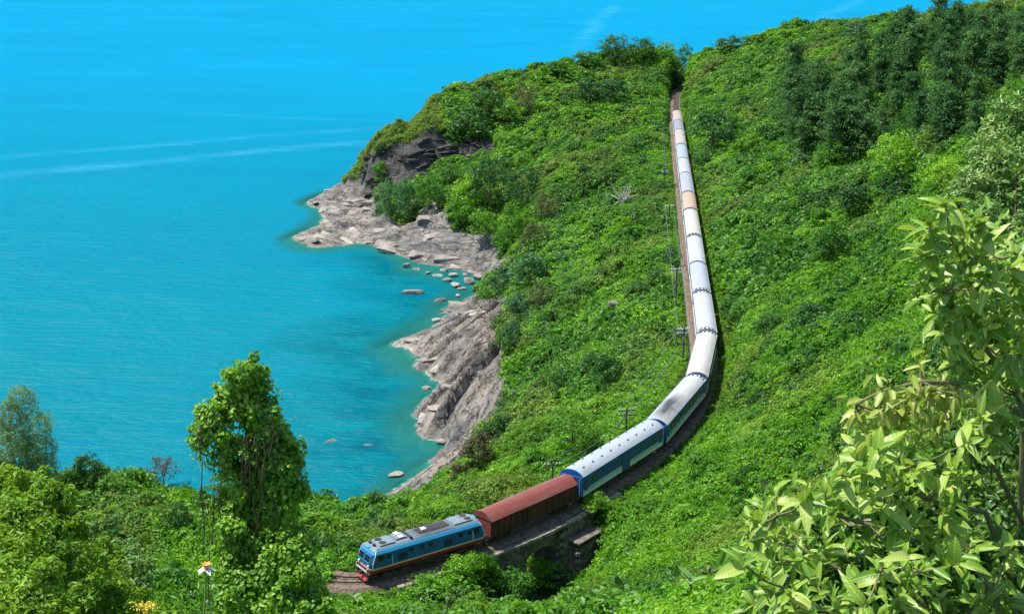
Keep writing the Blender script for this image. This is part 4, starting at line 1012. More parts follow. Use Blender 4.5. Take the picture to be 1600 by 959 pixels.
# ------------------------------------------------------------------ boulders
def rock_mesh(seed, flat=.55):
    import bmesh
    bm = bmesh.new(); bmesh.ops.create_icosphere(bm, subdivisions=3, radius=1)
    rr = np.random.default_rng(seed); pl = [(Vector(rr.normal(size=3)).normalized(), rr.uniform(.55, .85)) for _ in range(11)]
    for v in bm.verts:
        c = v.co.copy()
        for n_, d_ in pl:
            e = c.dot(n_) - d_
            if e > 0: c -= n_ * e * .9
        c *= 1 + .10 * (float(fbm(c.x * 2.3 + seed, c.y * 2.3 + c.z * 1.7, 7)) - .5)
        v.co = Vector((c.x, c.y, c.z * flat))
    me = bpy.data.meshes.new('boulder'); bm.to_mesh(me); bm.free(); return me
RM = []
for k in range(5):
    a = rock_mesh(k); a.materials.append(M['boulder']); RM.append(a)
RMW = [m.copy() for m in RM]
for m in RMW: m.materials[0] = M['wetrock']
def slab_mesh(seed, mat):
    import bmesh
    rr = np.random.default_rng(seed + 90); bm = bmesh.new(); bmesh.ops.create_cube(bm, size=2)
    bmesh.ops.subdivide_edges(bm, edges=bm.edges[:], cuts=3, use_grid_fill=True)
    pl = [(Vector(rr.normal(size=3)).normalized(), rr.uniform(.75, 1.05)) for _ in range(9)]
    for v in bm.verts:
        c = v.co.copy()
        for n_, d_ in pl:
            e = c.dot(n_) - d_
            if e > 0: c -= n_ * e
        v.co = c + Vector(rr.normal(size=3) * .035)
    bmesh.ops.remove_doubles(bm, verts=bm.verts[:], dist=.02)
    me = bpy.data.meshes.new('rock_slab'); bm.to_mesh(me); bm.free(); me.materials.append(mat); return me
M['slab'] = m_stone('shore slab', (.17, .16, .15), (.42, .36, .30), .22); M['crag'] = m_stone('dark crag', (.022, .022, .024), (.085, .075, .066), .7)
SM = [slab_mesh(k, M['slab']) for k in range(6)]; CM = [slab_mesh(k + 10, M['crag']) for k in range(6)]
gr_ = np.random.default_rng(77); ns_ = 0
def zone_pts(mask, n):
    jj, ii = np.nonzero(mask); k = gr_.integers(0, len(jj), n); return GX[jj[k], ii[k]] + gr_.uniform(-.4, .4, n), GY[jj[k], ii[k]] + gr_.uniform(-.4, .4, n)
for mask, n, ang_, lo_, hi_ in (((ROCKs > .9) & (CLIFFs < .1) & (GZ > -30) & (GY > 333), 46, radians(-28), 1.2, 3.4), ((ROCKs > .9) & (CLIFFs < .1) & (GZ > -30) & (GY < 333), 22, radians(55), 1.0, 2.4)):
    X_, Y_ = zone_pts(mask, n)
    for x_, y_ in zip(X_, Y_):
        L_ = gr_.uniform(lo_, hi_) * gr_.uniform(.6, 1); o = link('rock_slab', SM[int(gr_.integers(6))], SHORE); o.scale = (L_ * gr_.uniform(1.2, 2.2), L_ * gr_.uniform(.5, .9), L_ * gr_.uniform(.22, .34)); o.location = (x_, y_, hgt(x_, y_) - L_ * .2)
        o.rotation_euler = (gr_.normal() * .2 + .25, gr_.normal() * .16, ang_ + gr_.normal() * .35)
X_, Y_ = zone_pts(CLIFFs > .4, 290)
for x_, y_ in zip(X_, Y_):
    L_ = gr_.uniform(.7, 2.0); o = link('crag', CM[int(gr_.integers(6))], CLIFFO); o.scale = (L_ * gr_.uniform(1.1, 2.0), L_ * .8, L_ * gr_.uniform(.18, .42)); o.location = (x_, y_, hgt(x_, y_) - .35); o.rotation_euler = (gr_.normal() * .12, gr_.normal() * .12 - .12, gr_.uniform(-.35, .45))
def boulder(px, py, w, label, z=SEA, k=0, asp=.7, wet=False, rz=.5, group=None, lift=.25):
    p = W(px, py, z); dpt = p.y * cos(TH) - (p.z - CZ) * sin(TH); r_ = w / 2 * dpt / FPX
    o = link('boulder', (RMW if wet else RM)[k % 5]); o.location = (p.x, p.y, z + r_ * lift * .5); o.scale = (r_ * 1.15, r_ * 1.15 * asp, r_ * .9); o.rotation_euler = (0, 0, rz)
    return tag(o, label, 'boulder', group)
boulder(645, 459, 34, 'long flat rock just breaking the water in the middle of the cove', k=1, asp=.4, rz=.15, lift=.0)
boulder(689, 470, 20, 'small flat rock in the water between the long flat rock and the shore', k=2, asp=.6, lift=.1)
boulder(683, 501, 17, 'grey rock standing in the water off the upper rock point', k=3)
boulder(666, 607, 17, 'small pale rock in the water off the middle of the rock slabs', k=4, lift=.1)
boulder(617, 743, 25, 'pale rounded boulder alone in the water nearest the camera', k=0)
boulder(518, 693, 30, 'dark submerged rock, the larger of the pair in open water', z=-30.5, k=2, wet=True, lift=0)
boulder(575, 697, 20, 'dark submerged rock, the smaller of the pair in open water', z=-30.4, k=1, wet=True, lift=0)
rr = random.Random(5)
for i, (px, py, w) in enumerate([(712,446,20),(733,440,22),(746,433,20),(722,452,14),(700,438,16),(685,432,18),(668,428,14),(755,447,18),(765,438,24),(742,452,13),(651,422,15),(760,428,20),(728,430,16),(709,430,15),(694,424,16),(777,428,20),(635,415,14),(716,462,11)]):
    boulder(px, py, w, 'pale boulder in the row strewn along the inner edge of the cove', k=i, rz=rr.uniform(0, 3), group='boulders along the inner edge of the cove', z=SEA + rr.uniform(-.3, .5))
for i, (px, py, w) in enumerate([(692,585,22),(700,575,18),(676,575,14),(690,690,18),(668,770,24),(690,775,20),(650,778,22),(708,600,20),(697,665,14)]):
    boulder(px, py, w, 'grey boulder lying at the foot of the nearer rock slabs', k=i + 2, rz=rr.uniform(0, 3), group='boulders at the foot of the nearer slabs', z=SEA + .3)
for px, py, w, lb in ((957, 492, 20, 'pale rock slab standing out of the creepers halfway up the slope'), (1248, 262, 18, 'pinkish bare rock under the casuarina grove'), (745, 500, 1, None)):
    if lb:
        p = hit(px, py); dp_ = p.y; r_ = w / 2 * dp_ / FPX; o = link('boulder', RM[1]); o.location = (p.x, p.y, p.z + r_ * .8); o.location.z += r_ * .6; o.scale = (r_ * .9, r_ * .8, r_ * 2.4); o.rotation_euler = (.5, .2, .3); tag(o, lb, 'rock')

# ------------------------------------------------------------------ trees and bushes one can tell apart
tg = np.random.default_rng(21)
def crown_mesh(kind, mat, seed):
    """crowns of unit height and width, built of leafy tufts round a set of boughs"""
    r = np.random.default_rng(seed); Ps, Ns, S = [], [], []
    if kind == 'round': nb, per, tr, sz = 46, 46, .115, (.030, .062)
    elif kind == 'bush': nb, per, tr, sz = 34, 44, .15, (.045, .09)
    elif kind == 'flat': nb, per, tr, sz = 50, 44, .10, (.03, .06)
    elif kind == 'thin': nb, per, tr, sz = 40, 26, .13, (.03, .06)
    for k in range(nb):
        d = sphere_dirs(1, r, -.5)[0]; q = r.uniform(.35, .95) ** .6
        if kind == 'flat': c = np.array([d[0] * .44 * q, d[1] * .44 * q, .45 + .42 * d[2] * q + .15 * r.random()])
        elif kind == 'thin': c = np.array([d[0] * .38 * q, d[1] * .38 * q, .48 + .46 * d[2] * q])
        else: c = np.array([d[0] * .42 * q, d[1] * .42 * q, .42 + .46 * d[2] * q])
        t = tr * r.uniform(.6, 1.35); dd = sphere_dirs(per, r, -.45)
        Ps.append(c + dd * t * r.uniform(.45, 1.1, (per, 1)) * np.array([[1, 1, .75]])); Ns.append(dd + r.normal(size=(per, 3)) * .5 + np.array([[0, 0, .3]]))
    P = np.concatenate(Ps); V, F = leaf_faces(P, np.concatenate(Ns), r.uniform(sz[0], sz[1], len(P)), r, .5, droop=.4)
    return mesh('crown', V, F, False, mat)
def casuarina_mesh(seed, mat):
    r = np.random.default_rng(seed); P, N, Dd = [], [], []
    for k in range(95):
        z = r.uniform(.10, .97) ** .9; rad = (.30 * (1 - z) ** .36 * (.55 + .45 * sin(z * 17 + seed) ** 2) + .03) * r.uniform(.5, 1.15); a = r.uniform(0, 6.28)
        for j in range(20):
            f = r.uniform(.25, 1.05); p = np.array([cos(a) * rad * f, sin(a) * rad * f, z + .07 * f - .02]) + r.normal(size=3) * np.array([.030, .030, .018])
            P.append(p); N.append(r.normal(size=3) * .6 + np.array([cos(a), sin(a), .6])); Dd.append(np.array([cos(a) * .5, sin(a) * .5, .5 - r.random() * 1.3]) + r.normal(size=3) * .3)
    P, N, Dd = map(np.array, (P, N, Dd)); V, F = leaf_faces(P, N, r.uniform(.045, .085, len(P)), r, .26, dirs=Dd)
    return mesh('crown', V, F, False, mat)
def trunk_mesh(mat, h=1.0, r=.02, limbs=5, seed=0, z0=-.12):
    rr_ = random.Random(seed); m = MB(); pts = [(0, 0, z0), (.01, .01, h * .3), (-.01, .015, h * .6), (.005, 0, h * .92)]
    m.tube(pts, [r, r * .8, r * .55, r * .15], 7)
    for k in range(limbs):
        z = h * rr_.uniform(.25, .7); a = rr_.uniform(0, 6.28); L = rr_.uniform(.18, .32); m.tube([(0, 0, z), (cos(a) * L * .5, sin(a) * L * .5, z + L * .35), (cos(a) * L, sin(a) * L, z + L * .8)], [r * .45, r * .3, r * .1], 5)
    return mesh('trunk', np.array([tuple(v) for v in m.v]), m.f, False, mat)
CR = {}
for kd in ('round', 'bush', 'flat', 'thin'):
    for mt in ('dark', 'shrub', 'vine', 'seaside', 'dry'):
        if (kd, mt) in (('round', 'dark'), ('round', 'shrub'), ('round', 'vine'), ('bush', 'dark'), ('bush', 'shrub'), ('bush', 'seaside'), ('bush', 'dry'), ('bush', 'vine'), ('flat', 'dark'), ('thin', 'dry'), ('thin', 'seaside'), ('round', 'seaside')):
            CR[kd, mt] = [crown_mesh(kd, M[mt], hash_ + len(kd) * 7 + len(mt)) for hash_ in (1, 2)]
CAS = [casuarina_mesh(k, M['needle']) for k in range(4)]
TRK = [trunk_mesh(M['bark'], .8, .022, 6, k) for k in range(3)]; TRKP = [trunk_mesh(M['barkpale'], .95, .010, 0, k) for k in range(2)]
tn = [0]
def plant(px, pyb, w, h, kd, mt, label, cat='tree', name=None, group=None, sink=.12, g=None):
    g = hit(px, pyb) if g is None else g
    dp = g.y * cos(TH) - (g.z - CZ) * sin(TH); w_, h_ = w / FPX * dp, h / FPX * dp / cos(radians(14))
    tn[0] += 1; name = name or {'tree': 'broadleaf_tree', 'bush': 'bush'}[cat]
    r = tag(empty(name, (g.x, g.y, g.z - h_ * sink), random.uniform(0, 6.28)), label, cat, group)
    o = link('crown' if cat == 'tree' else 'foliage', CR[kd, mt][tn[0] % 2], r); o.scale = (w_ * 1.05, w_ * 1.05, h_ * (1.05 + sink)); o.location = (0, 0, 0)
    t = link('trunk' if cat == 'tree' else 'stem', TRK[tn[0] % 3], r); t.scale = (w_ * .9, w_ * .9, h_)
    return r
T = 'tree'; B = 'bush'
for a in [
 (962,96,64,46,'round','dark','dark round tree standing up on the skyline of the headland',T),
 (1003,98,54,44,'round','shrub','bright green rounded tree on the headland skyline, right of the dark round tree',T),
 (1040,104,44,42,'round','vine','light green tree at the top of the headland left of the railway notch',T),
 (1070,116,34,52,'round','shrub','upright green tree at the left edge of the railway notch on the skyline',T),
 (1058,140,40,34,'bush','dark','dark bush overhanging the line where it vanishes into the notch',B),
 (918,108,50,30,'bush','shrub','green bush on the headland skyline left of the dark round tree',B),
 (868,120,54,26,'bush','shrub','low green bush halfway along the headland skyline',B),
 (920,160,50,38,'bush','dark','dark bush on the headland below the dark skyline tree',B),
 (960,158,52,36,'bush','dark','dark bush on the headland, midway between the skyline tree and the railway',B),
 (822,180,50,52,'thin','dry','brownish thin shrub on the headland slope above the cliff',B),
 (765,180,60,44,'bush','dark','dark green bush on the grassy headland slope above the middle of the cliff',B),
 (730,214,70,48,'bush','dark','dark bush at the upper edge of the sea cliff',B),
 (790,205,56,44,'bush','shrub','mid green bush above the right end of the sea cliff',B),
 (1112,240,92,66,'flat','dark','dark green spreading tree close to the right of the far coaches',T),
 (1095,270,34,34,'bush','dark','small dark bush at the foot of the dark spreading tree',B),
 (1142,84,58,28,'bush','dark','dark low tree on the far ridge right of the railway notch',B),
 (1175,72,44,18,'bush','shrub','low bush on the far ridge skyline',B),
 (1345,66,70,34,'round','seaside','grey green tree on the ridge skyline left of the casuarinas',T),
 (594,290,30,38,'bush','shrub','green bush on the left corner of the dark sea cliff',B),
 (612,342,50,66,'round','seaside','dark green tree with its foot on the shore rocks, leftmost below the cliff',T),
 (640,345,54,72,'round','seaside','rounded tree on the shore rocks, second below the cliff',T),
 (672,330,50,62,'round','shrub','bright tree tucked under the middle of the dark cliff',T),
 (705,300,46,46,'bush','shrub','small green tree under the right part of the dark cliff',B),
 (738,325,60,54,'bush','vine','yellow green bush above the pale rock slab',B),
 (765,318,80,84,'round','dark','dark dense tree above the shore, largest below the cliff',T),
 (815,320,74,70,'round','dark','dark dense tree inland of the largest one below the cliff',T),
 (800,390,56,74,'round','shrub','deep green tree beside the inner end of the shore rocks',T),
 (760,372,56,48,'bush','shrub','green bush hanging over the middle of the shore rocks',B),
 (720,352,54,44,'bush','vine','yellow green bush at the upper edge of the shore rocks',B),
 (855,350,60,56,'thin','dry','grey brown twiggy shrub inland of the deep green tree',B),
 (835,395,56,52,'thin','dry','dry grey shrub above the inner corner of the cove',B),
 (785,466,56,52,'bush','seaside','grey green bush at the head of the upper cove slab',B),
 (825,450,66,56,'bush','seaside','pale grey green bush above the head of the cove',B),
 (812,500,44,48,'bush','seaside','grey green bush beside the top of the shadowed rock cleft',B),
 (800,552,40,52,'bush','seaside','round grey green bush at the edge of the broad rock slab',B),
 (845,480,54,40,'thin','dry','brownish scrub above the broad rock slab',B),
 (748,722,52,52,'bush','dry','olive brown bush beside the lowest shore slab',B),
 (776,690,50,44,'bush','dark','dark bush above the lowest shore slab',B),
 (718,752,36,32,'bush','dry','small olive bush low beside the nearest slab',B),
 (895,700,96,76,'round','shrub','rounded green tree on the slope below the coach with roof vents',T),
 (950,612,60,60,'bush','dark','dark bush in the hollow left of the soot stained coach',B),
 (925,590,54,44,'bush','dark','dark bush just above the hollow left of the soot stained coach',B),
 (1030,460,46,42,'bush','dark','dark bush left of the pole with white crossarms',B),
 (1000,468,52,32,'bush','dark','dark bush in the shaded fold left of the line',B),
 (1050,420,30,36,'bush','seaside','blue green bush close to the left of the line',B),
 (880,610,60,40,'bush','shrub','green bush on the middle of the lower slope above the shore',B),
 (1395,290,92,92,'round','vine','bright green domed tree below the casuarina grove',T),
 (1400,305,80,34,'bush','dark','dark bush under the domed bright tree',B),
 (1215,408,66,58,'round','shrub','green tree alone on the slope right of the cream roofed coach',T),
 (1180,300,64,40,'bush','shrub','green bush right of the line below the dark spreading tree',B),
 (1335,330,66,44,'bush','dark','dark bush in the fold below the casuarina grove',B),
 (1300,400,66,46,'bush','shrub','green bush in the middle of the right hand slope',B),
 (1270,520,70,50,'bush','dark','dark bush low on the right hand slope',B),
 (1165,500,54,36,'bush','shrub','green bush just right of the bend in the line',B),
 (1200,520,54,30,'bush','dark','small dark bush right of the bend, farther up the slope',B),
 (1100,618,34,40,'bush','shrub','bushy shrub crowding the near side of the soot stained coach',B),
 (1470,300,90,60,'round','vine','yellow green tree on the right slope behind the pale leaved tree',T),
 (1540,260,80,50,'round','shrub','green tree on the right slope under the rightmost casuarinas',T),
 (1250,270,50,30,'bush','seaside','pale scrub bush beside the bare pinkish rock',B),
 (275,826,54,56,'round','dark','dark round bush alone on the bank left of the climber covered tree',B),
 (256,762,60,58,'thin','dry','bare brown shrub on the bank edge against the sea',B),
 (222,762,40,36,'bush','dark','dark shrub just left of the bare brown shrub against the sea',B),
 (142,762,56,56,'bush','dark','dark bush on the bank edge right of the feathery tree',B),
 (180,775,66,34,'bush','shrub','green bush on the bank edge, right of the dark one',B),
 (105,770,50,40,'bush','shrub','small green bush at the foot of the feathery tree',B),
 (345,772,54,32,'bush','shrub','low green bush on the bank edge behind the climber covered tree',B),
 (590,790,34,22,'bush','dark','small dark twiggy bush on the crest beyond the locomotive',B),
 (662,930,80,32,'bush','vine','bright creeper covered bush against the wall below the locomotive',B),
 (722,912,66,52,'bush','vine','bright bush against the wall left of the bridge opening',B),
 (765,908,34,44,'bush','shrub','small bush growing before the bridge opening',B),
 (890,846,60,66,'bush','vine','bright bush covering the right end of the bridge wall',B),
 (700,935,110,40,'bush','vine','low bright bush in front of the bridge at the bottom of the slope',B)]:
    plant(*a)
for a in [(745,905,44,46,'bush','vine','bright bush at the left side of the bridge opening',B),(838,905,44,44,'bush','vine','bright bush growing against the pier of the bridge',B),(885,880,44,44,'bush','shrub','green bush on the shoulder of the slope beside the wing wall',B),(800,935,74,46,'bush','shrub','green bush at the mouth of the gully below the bridge',B),(862,915,66,50,'bush','vine','bright bush at the foot of the wing wall',B),(930,800,50,34,'bush','vine','bright bush where the coping ends below the luggage coach',B)]: plant(*a)
# casuarina grove
cg = random.Random(9); GRP = 'casuarinas of the grove on the upper right hillside'
grove = []
for i in range(80):
    px = cg.uniform(1235, 1640); py = cg.uniform(62 if px > 1400 else 150, 258 if px < 1330 else 235); grove.append((px, py))
grove += [(1240,235),(1262,225),(1255,180),(1282,205),(1300,235),(1325,225),(1308,190),(1345,200),(1375,170),(1400,120),(1420,140),(1380,100),(1450,110),(1480,120),(1550,150),(1590,110),(1570,80),(1530,100),(1500,75),(1455,72),(1425,85)]
for px, py in sorted(grove, key=lambda q: -q[1]):
    g = hit(px, py); dp = g.y; H = cg.uniform(62, 112) / FPX * dp * min(1, .35 + py / 200)
    H = min(H, 16); r = tag(empty('casuarina_tree', (g.x, g.y, g.z - .3), cg.uniform(0, 6.28)), 'tall dark casuarina standing close among others in the grove high on the right hillside', 'tree', GRP)
    o = link('crown', CAS[cg.randrange(4)], r); wd = H * cg.uniform(.75, 1.35); H *= cg.uniform(.8, 1.05); r.rotation_euler[0] = cg.uniform(-.06, .06); r.rotation_euler[1] = cg.uniform(-.06, .06); o.scale = (wd, wd, H)
    t = link('trunk', TRKP[cg.randrange(2)], r); t.scale = (H, H, H)
for px, py, w, h, kd, mt in [(1300,262,60,50,'round','shrub'),(1360,235,70,60,'round','seaside'),(1420,225,60,70,'round','shrub'),(1470,175,70,60,'round','vine'),(1530,185,70,62,'round','shrub'),(1500,120,60,56,'round','seaside'),(1560,120,60,50,'round','shrub'),(1440,90,60,50,'round','seaside'),(1395,110,54,46,'round','shrub'),(1600,170,70,60,'round','vine'),(1290,150,56,46,'round','seaside'),(1340,120,60,44,'round','shrub'),(1580,60,60,44,'round','seaside'),(1500,55,60,40,'round','shrub'),(1420,50,56,38,'round','seaside')]:
    plant(px, py, w, h, kd, mt, 'lighter green broadleaf tree growing among the dark casuarinas of the grove', 'tree', group='broadleaf trees among the casuarinas')
# feathery tree at the left edge
g = hit(26, 772); dp = g.y; H = 176 / FPX * dp
fr_ = tag(empty('feathery_tree', (g.x, g.y, g.z - .5)), 'tall feathery grey green tree at the left edge, against the sea', 'tree')
fm = []
for (bx, by, br_) in [(30,628,24),(12,650,26),(52,668,30),(20,690,34),(60,705,30),(30,730,40),(66,735,28),(10,745,36),(45,760,36),(-10,680,30),(-16,740,34)]:
    q = D(bx, by, g.y); s_ = br_ / FPX * dp; fm.append((q.x - g.x, tg.uniform(-1, 1), q.z - g.z + .5, s_, s_, s_ * 1.05))
V, F = blob_leaves(fm, 620, (.18, .40), tg, .7, aspect=.25, droop=.6); link('crown', mesh('crown', V, F, False, foliage_mat('feathery tree leaves', (.12, .22, .08), (.20, .33, .12), (.34, .48, .20), .4, .6, .1)), fr_)
m = MB(); m.tube([(0, 0, -1), (.2, 0, H * .3), (-.1, 0, H * .6), (.2, 0, H * .93)], [.22, .17, .12, .04], 8)
for (bx, by, bz, s_, _, _) in fm[:8]: m.tube([(.05, 0, max(.5, bz - 2.5)), (bx * .5, by * .5, bz - .9), (bx, by, bz)], [.09, .06, .03], 6)
m.build('trunk', M['barkpale'], fr_)
# dead pale tree on the slope
g = hit(968, 336); g.z += .8; r = tag(empty('dead_tree', tuple(g)), 'small dead tree with bare pale branches on the slope left of the tan coach', 'tree')
m = MB(); m.tube([(0, 0, -.5), (.1, 0, 1.5), (.3, 0, 2.6)], [.2, .16, .12], 6); m.build('trunk', M['barkpale'], r)
rr = random.Random(4); m = MB()
for k in range(16):
    a = rr.uniform(.2, 2.9); L = rr.uniform(2.5, 5.0); z = rr.uniform(1.4, 3.0); m.tube([(.2, 0, z), (.2 + cos(a) * L * .55, rr.uniform(-.8, .8), z + sin(a) * L * .35 + .3), (.2 + cos(a) * L, rr.uniform(-1, 1), z + sin(a) * L * .9)], [.15, .11, .05], 5)
m.build('branches', M['barkpale'], r)
# spiky plant and big leaved plants on the near slope
def blade_mesh(L, w, mat, curl=.4, n=5, name='leaf'):
    V, F = [], []
    for i in range(n + 1):
        t = i / n; ww = w * (math.sin(pi * min(1, (t * .96 + .04)) ** .8) ** .75 if t < 1 else .02) * .5; z = -curl * L * t * t; x = L * t * (1 - .15 * curl * t)
        V += [(x, -ww, z + ww * .35), (x, 0, z), (x, ww, z + ww * .35)]
    for i in range(n):
        a = i * 3; F += [(a, a+3, a+4, a+1), (a+1, a+4, a+5, a+2)]
    return mesh(name, np.array(V), F, True, mat)
def orient(o, p, d, up):
    d = Vector(d).normalized(); up = Vector(up); y = up.cross(d)
    if y.length < 1e-3: y = Vector((0, 1, 0))
    y.normalize(); z = d.cross(y); R = Matrix((d, y, z)).transposed().to_4x4(); o.matrix_basis = Matrix.Translation(p) @ R @ Matrix.Diagonal((*o.scale, 1))
SP = blade_mesh(1, .07, M['vine'], .15)
g = hit(884, 872); r = tag(empty('spiky_plant', tuple(g)), 'spiky plant with long sword leaves to the right of the bridge', 'plant')
for k in range(15):
    o = link('leaf', SP, r); L = random.uniform(1.6, 3.0); o.scale = (L, L, L); a = random.uniform(0, 6.28); orient(o, Vector((0, 0, .6)), (cos(a), sin(a), random.uniform(.4, 1.6)), (0, 0, 1))
MB().tube([(0, 0, -.4), (0, 0, .7)], .12, 7).build('stem', M['bark'], r)
LB = [blade_mesh(1, .42, M['pale'], c) for c in (.2, .4, .6)]
for (px, py, w, lb) in [(665,948,34,'pale broad leaved plant at the bottom edge below the locomotive'), (945,950,34,'broad leaved plant at the bottom edge right of the middle'), (1078,940,42,'largest pale leaved plant at the bottom edge'), (1000,938,22,'small broad leaved plant at the bottom edge'), (555,952,24,'small pale leaved plant at the bottom edge under the end of the track'),
        (760,945,24,'small broad leaved plant below the bridge'), (330,935,20,'small pale leaved plant left of the climber covered tree'), (140,870,20,'small pale leaved plant on the left bank')]:
    g = hit(px, py); dp = g.y; L0 = w / FPX * dp * .62; r = tag(empty('broad_leaved_plant', (g.x, g.y, g.z + .7)), lb, 'plant'); m = MB()
    for k in range(random.randint(6, 8)):
        a = k * 2.4 + random.random() * .5; L = L0 * random.uniform(.7, 1.15); o = link('leaf', random.choice(LB), r); o.scale = (L, L, L)
        b0 = Vector((cos(a) * .12 * L0, sin(a) * .12 * L0, random.uniform(.3, .7) * L0)); orient(o, b0, (cos(a), sin(a), random.uniform(.1, 1.1)), (0, 0, 1)); m.tube([(0, 0, -.9), (0, 0, 0), tuple(b0)], [.03, .025, .015], 5)
    m.build('stem', M['twig'], r)

# ------------------------------------------------------------------ the dead trunk smothered in climbers, about 40 m away
YV = 40.0
vt = tag(empty('climber_covered_tree', (D(400, 900, YV).x, YV, hgt(D(400, 900, YV).x, YV))), 'tall dead tree smothered in climbing vines at the lower left', 'tree')
o0 = vt.location
def vp(px, py, dy=0): q = D(px, py, YV + dy); return Vector((q.x, q.y, q.z)) - o0
def vb(px, py, r_, dy=0, sz_=1): q = vp(px, py, dy); s_ = r_ / FPX * 43.5; return (q.x, q.y, q.z, s_, s_ * .9, s_ * sz_)
lit = [(388,582,27),(376,598,26),(400,602,30),(396,628,30),(358,622,24),(345,636,22),(330,650,23),(318,668,20),(310,690,16),(340,672,24),(372,648,30),(408,655,34),(422,680,34),(432,712,36),(446,742,34),(430,760,36),(452,772,26),(400,735,24),(470,760,14),(418,800,36),(446,800,26),(355,780,20),(362,830,24),(366,880,26),(378,930,36),(410,905,48),(440,940,44),(395,850,26),(470,930,34),(490,955,30),(356,945,22),(432,845,26),(455,865,24),(420,890,28),(380,800,24),(462,900,24),(405,765,24),(440,715,22),(412,705,22),(362,815,22),(362,860,24),(360,905,24),(368,790,20),(470,850,24),(366,705,22),(358,735,20),(398,705,22),(385,745,22),(375,770,20)]
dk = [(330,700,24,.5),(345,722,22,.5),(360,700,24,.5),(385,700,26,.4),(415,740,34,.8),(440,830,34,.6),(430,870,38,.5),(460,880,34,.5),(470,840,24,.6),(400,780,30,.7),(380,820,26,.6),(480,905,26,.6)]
LB_ = [vb(a, b_, c * .82, tg.uniform(-.4, .2) - max(0, b_ - 740) * .009) for a, b_, c in lit]; LB_ = [(b[0], b[1], b[2], b[3], b[4], b[5]) for b in LB_]
V, F = blob_leaves(LB_ + ragged(LB_, 7, .22, .5, tg), 1250, (.09, .20), tg, .45, aspect=.78, six=True, droop=.9); link('foliage', mesh('foliage', V, F, False, M['ivy']), vt)
V, F = blob_leaves([vb(a, b_, c, e) for a, b_, c, e in dk], 1500, (.08, .16), tg, .7, aspect=.6, six=True, droop=.9); tag(link('foliage', mesh('foliage', V, F, False, M['ivydark']), vt), 'climber foliage coloured darker for shade')
m = MB(); m.tube([vp(402, 1150), vp(396, 960), vp(392, 850), vp(386, 740), vp(392, 660), vp(388, 590)], [.34, .28, .24, .19, .14, .07], 10)
for pts, rr_ in (([vp(388, 770), vp(362, 700), vp(335, 665), vp(316, 660)], [.12, .09, .06, .03]), ([vp(392, 800), vp(420, 730), vp(440, 700)], [.12, .08, .04]), ([vp(390, 680), vp(372, 640), vp(352, 622)], [.08, .06, .03])): m.tube(pts, rr_, 7)
m.build('trunk', M['bark'], vt)
rr = random.Random(8)
for k in range(46):                                        # hanging strands
    x = rr.choice([rr.uniform(305, 350), rr.uniform(375, 440), rr.uniform(370, 400)]); y = rr.uniform(640, 860); L = rr.uniform(20, 90); dy = rr.uniform(-1.1, -.6)
    m = MB(); m.tube([vp(x, y, dy), vp(x + rr.uniform(-6, 6), y + L * .5, dy - .05), vp(x + rr.uniform(-4, 4), y + L, dy)], .018, 5); m.build('hanging_stem', M['bark'], vt)
# thin sprays that stick out against the sea
P, N = [], []
for (x0, y0, x1, y1) in [(425,600,441,612),(425,606,438,622),(325,625,314,642),(318,632,312,668),(352,602,340,600),(306,665,298,700),(312,670,301,680),(300,690,303,716),(310,700,313,730),(458,690,468,700),(470,740,484,752),(478,760,490,790),(455,700,462,720)]:
    for t in np.linspace(0, 1, 9): q = vp(x0 + (x1 - x0) * t, y0 + (y1 - y0) * t, tg.uniform(-.3, .1)); P.append(tuple(q + Vector(tg.normal(size=3) * .03))); N.append((tg.normal(), -1, tg.normal() + .6))
V, F = leaf_faces(np.array(P), np.array(N), tg.uniform(.08, .15, len(P)), tg, .7, six=True, droop=.9); tag(link('spray', mesh('spray', V, F, False, M['ivy']), vt), kind='stuff')

# ------------------------------------------------------------------ bushes in the left foreground
def leafy(name, label, blobs, Y, mat, per, size, asp=.42, cat='bush', lean=1.0):
    x0 = sum(b_[0] for b_ in blobs) / len(blobs); c = D(x0, 900, Y); g = Vector((c.x, Y, hgt(c.x, Y))); r = tag(empty(name, tuple(g)), label, cat); BL = []
    for (px, py, rad) in blobs:
        q = D(px, py, Y + tg.uniform(-.024, .024) * Y + lean * (850 - py) * Y / 1000) - g; s_ = rad / FPX * Y * 1.08; BL.append((q.x, q.y, q.z, s_, s_, s_ * .92))
    V, F = blob_leaves([(b[0], b[1], b[2], b[3] * .86, b[4] * .86, b[5] * .86) for b in BL] + ragged(BL, 9, .16, .40, tg), per, size, tg, .6, aspect=asp, six=True, droop=.25); link('foliage', mesh('foliage', V, F, False, mat), r)
    m = MB()
    for b_ in BL: m.tube([(0, 0, -.5), (b_[0] * .45, b_[1] * .45, b_[2] * .5 - .3), (b_[0], b_[1], b_[2])], [.05, .035, .012], 6)
    m.build('stem', M['bark'], r); return r
leafy('broadleaf_bush', 'big leafy bush filling the lower left corner, nearest at the left edge', [(20,770,42),(60,800,46),(15,830,55),(80,850,50),(30,900,60),(100,905,50),(60,950,60),(5,960,50),(88,812,28),(50,760,30)], 38, M['broad'], 1300, (.14, .26))
leafy('broadleaf_bush', 'dark leafy bush right of the lower left corner bush, in front of the bank', [(130,880,40),(150,920,46),(120,950,50),(180,950,40),(105,850,24),(165,895,28)], 42, M['broad'], 1200, (.14, .25))
leafy('broadleaf_bush', 'pale flecked bush with grey green leaves between the corner bush and the flower', [(180,870,22),(205,890,26),(190,915,26),(215,930,26),(200,860,16)], 52, M['pale'], 900, (.14, .26))
leafy('pale_tree', 'upper pale leaved tree at the right edge in front of the hillside', [(1560,215,44),(1595,190,44),(1590,250,46),(1545,262,36),(1520,285,34),(1560,300,44),(1600,310,46),(1500,300,20),(1575,350,44),(1610,370,40),(1540,330,30)], 26, M['pale'], 1900, (.10, .18), cat='tree', lean=.5)

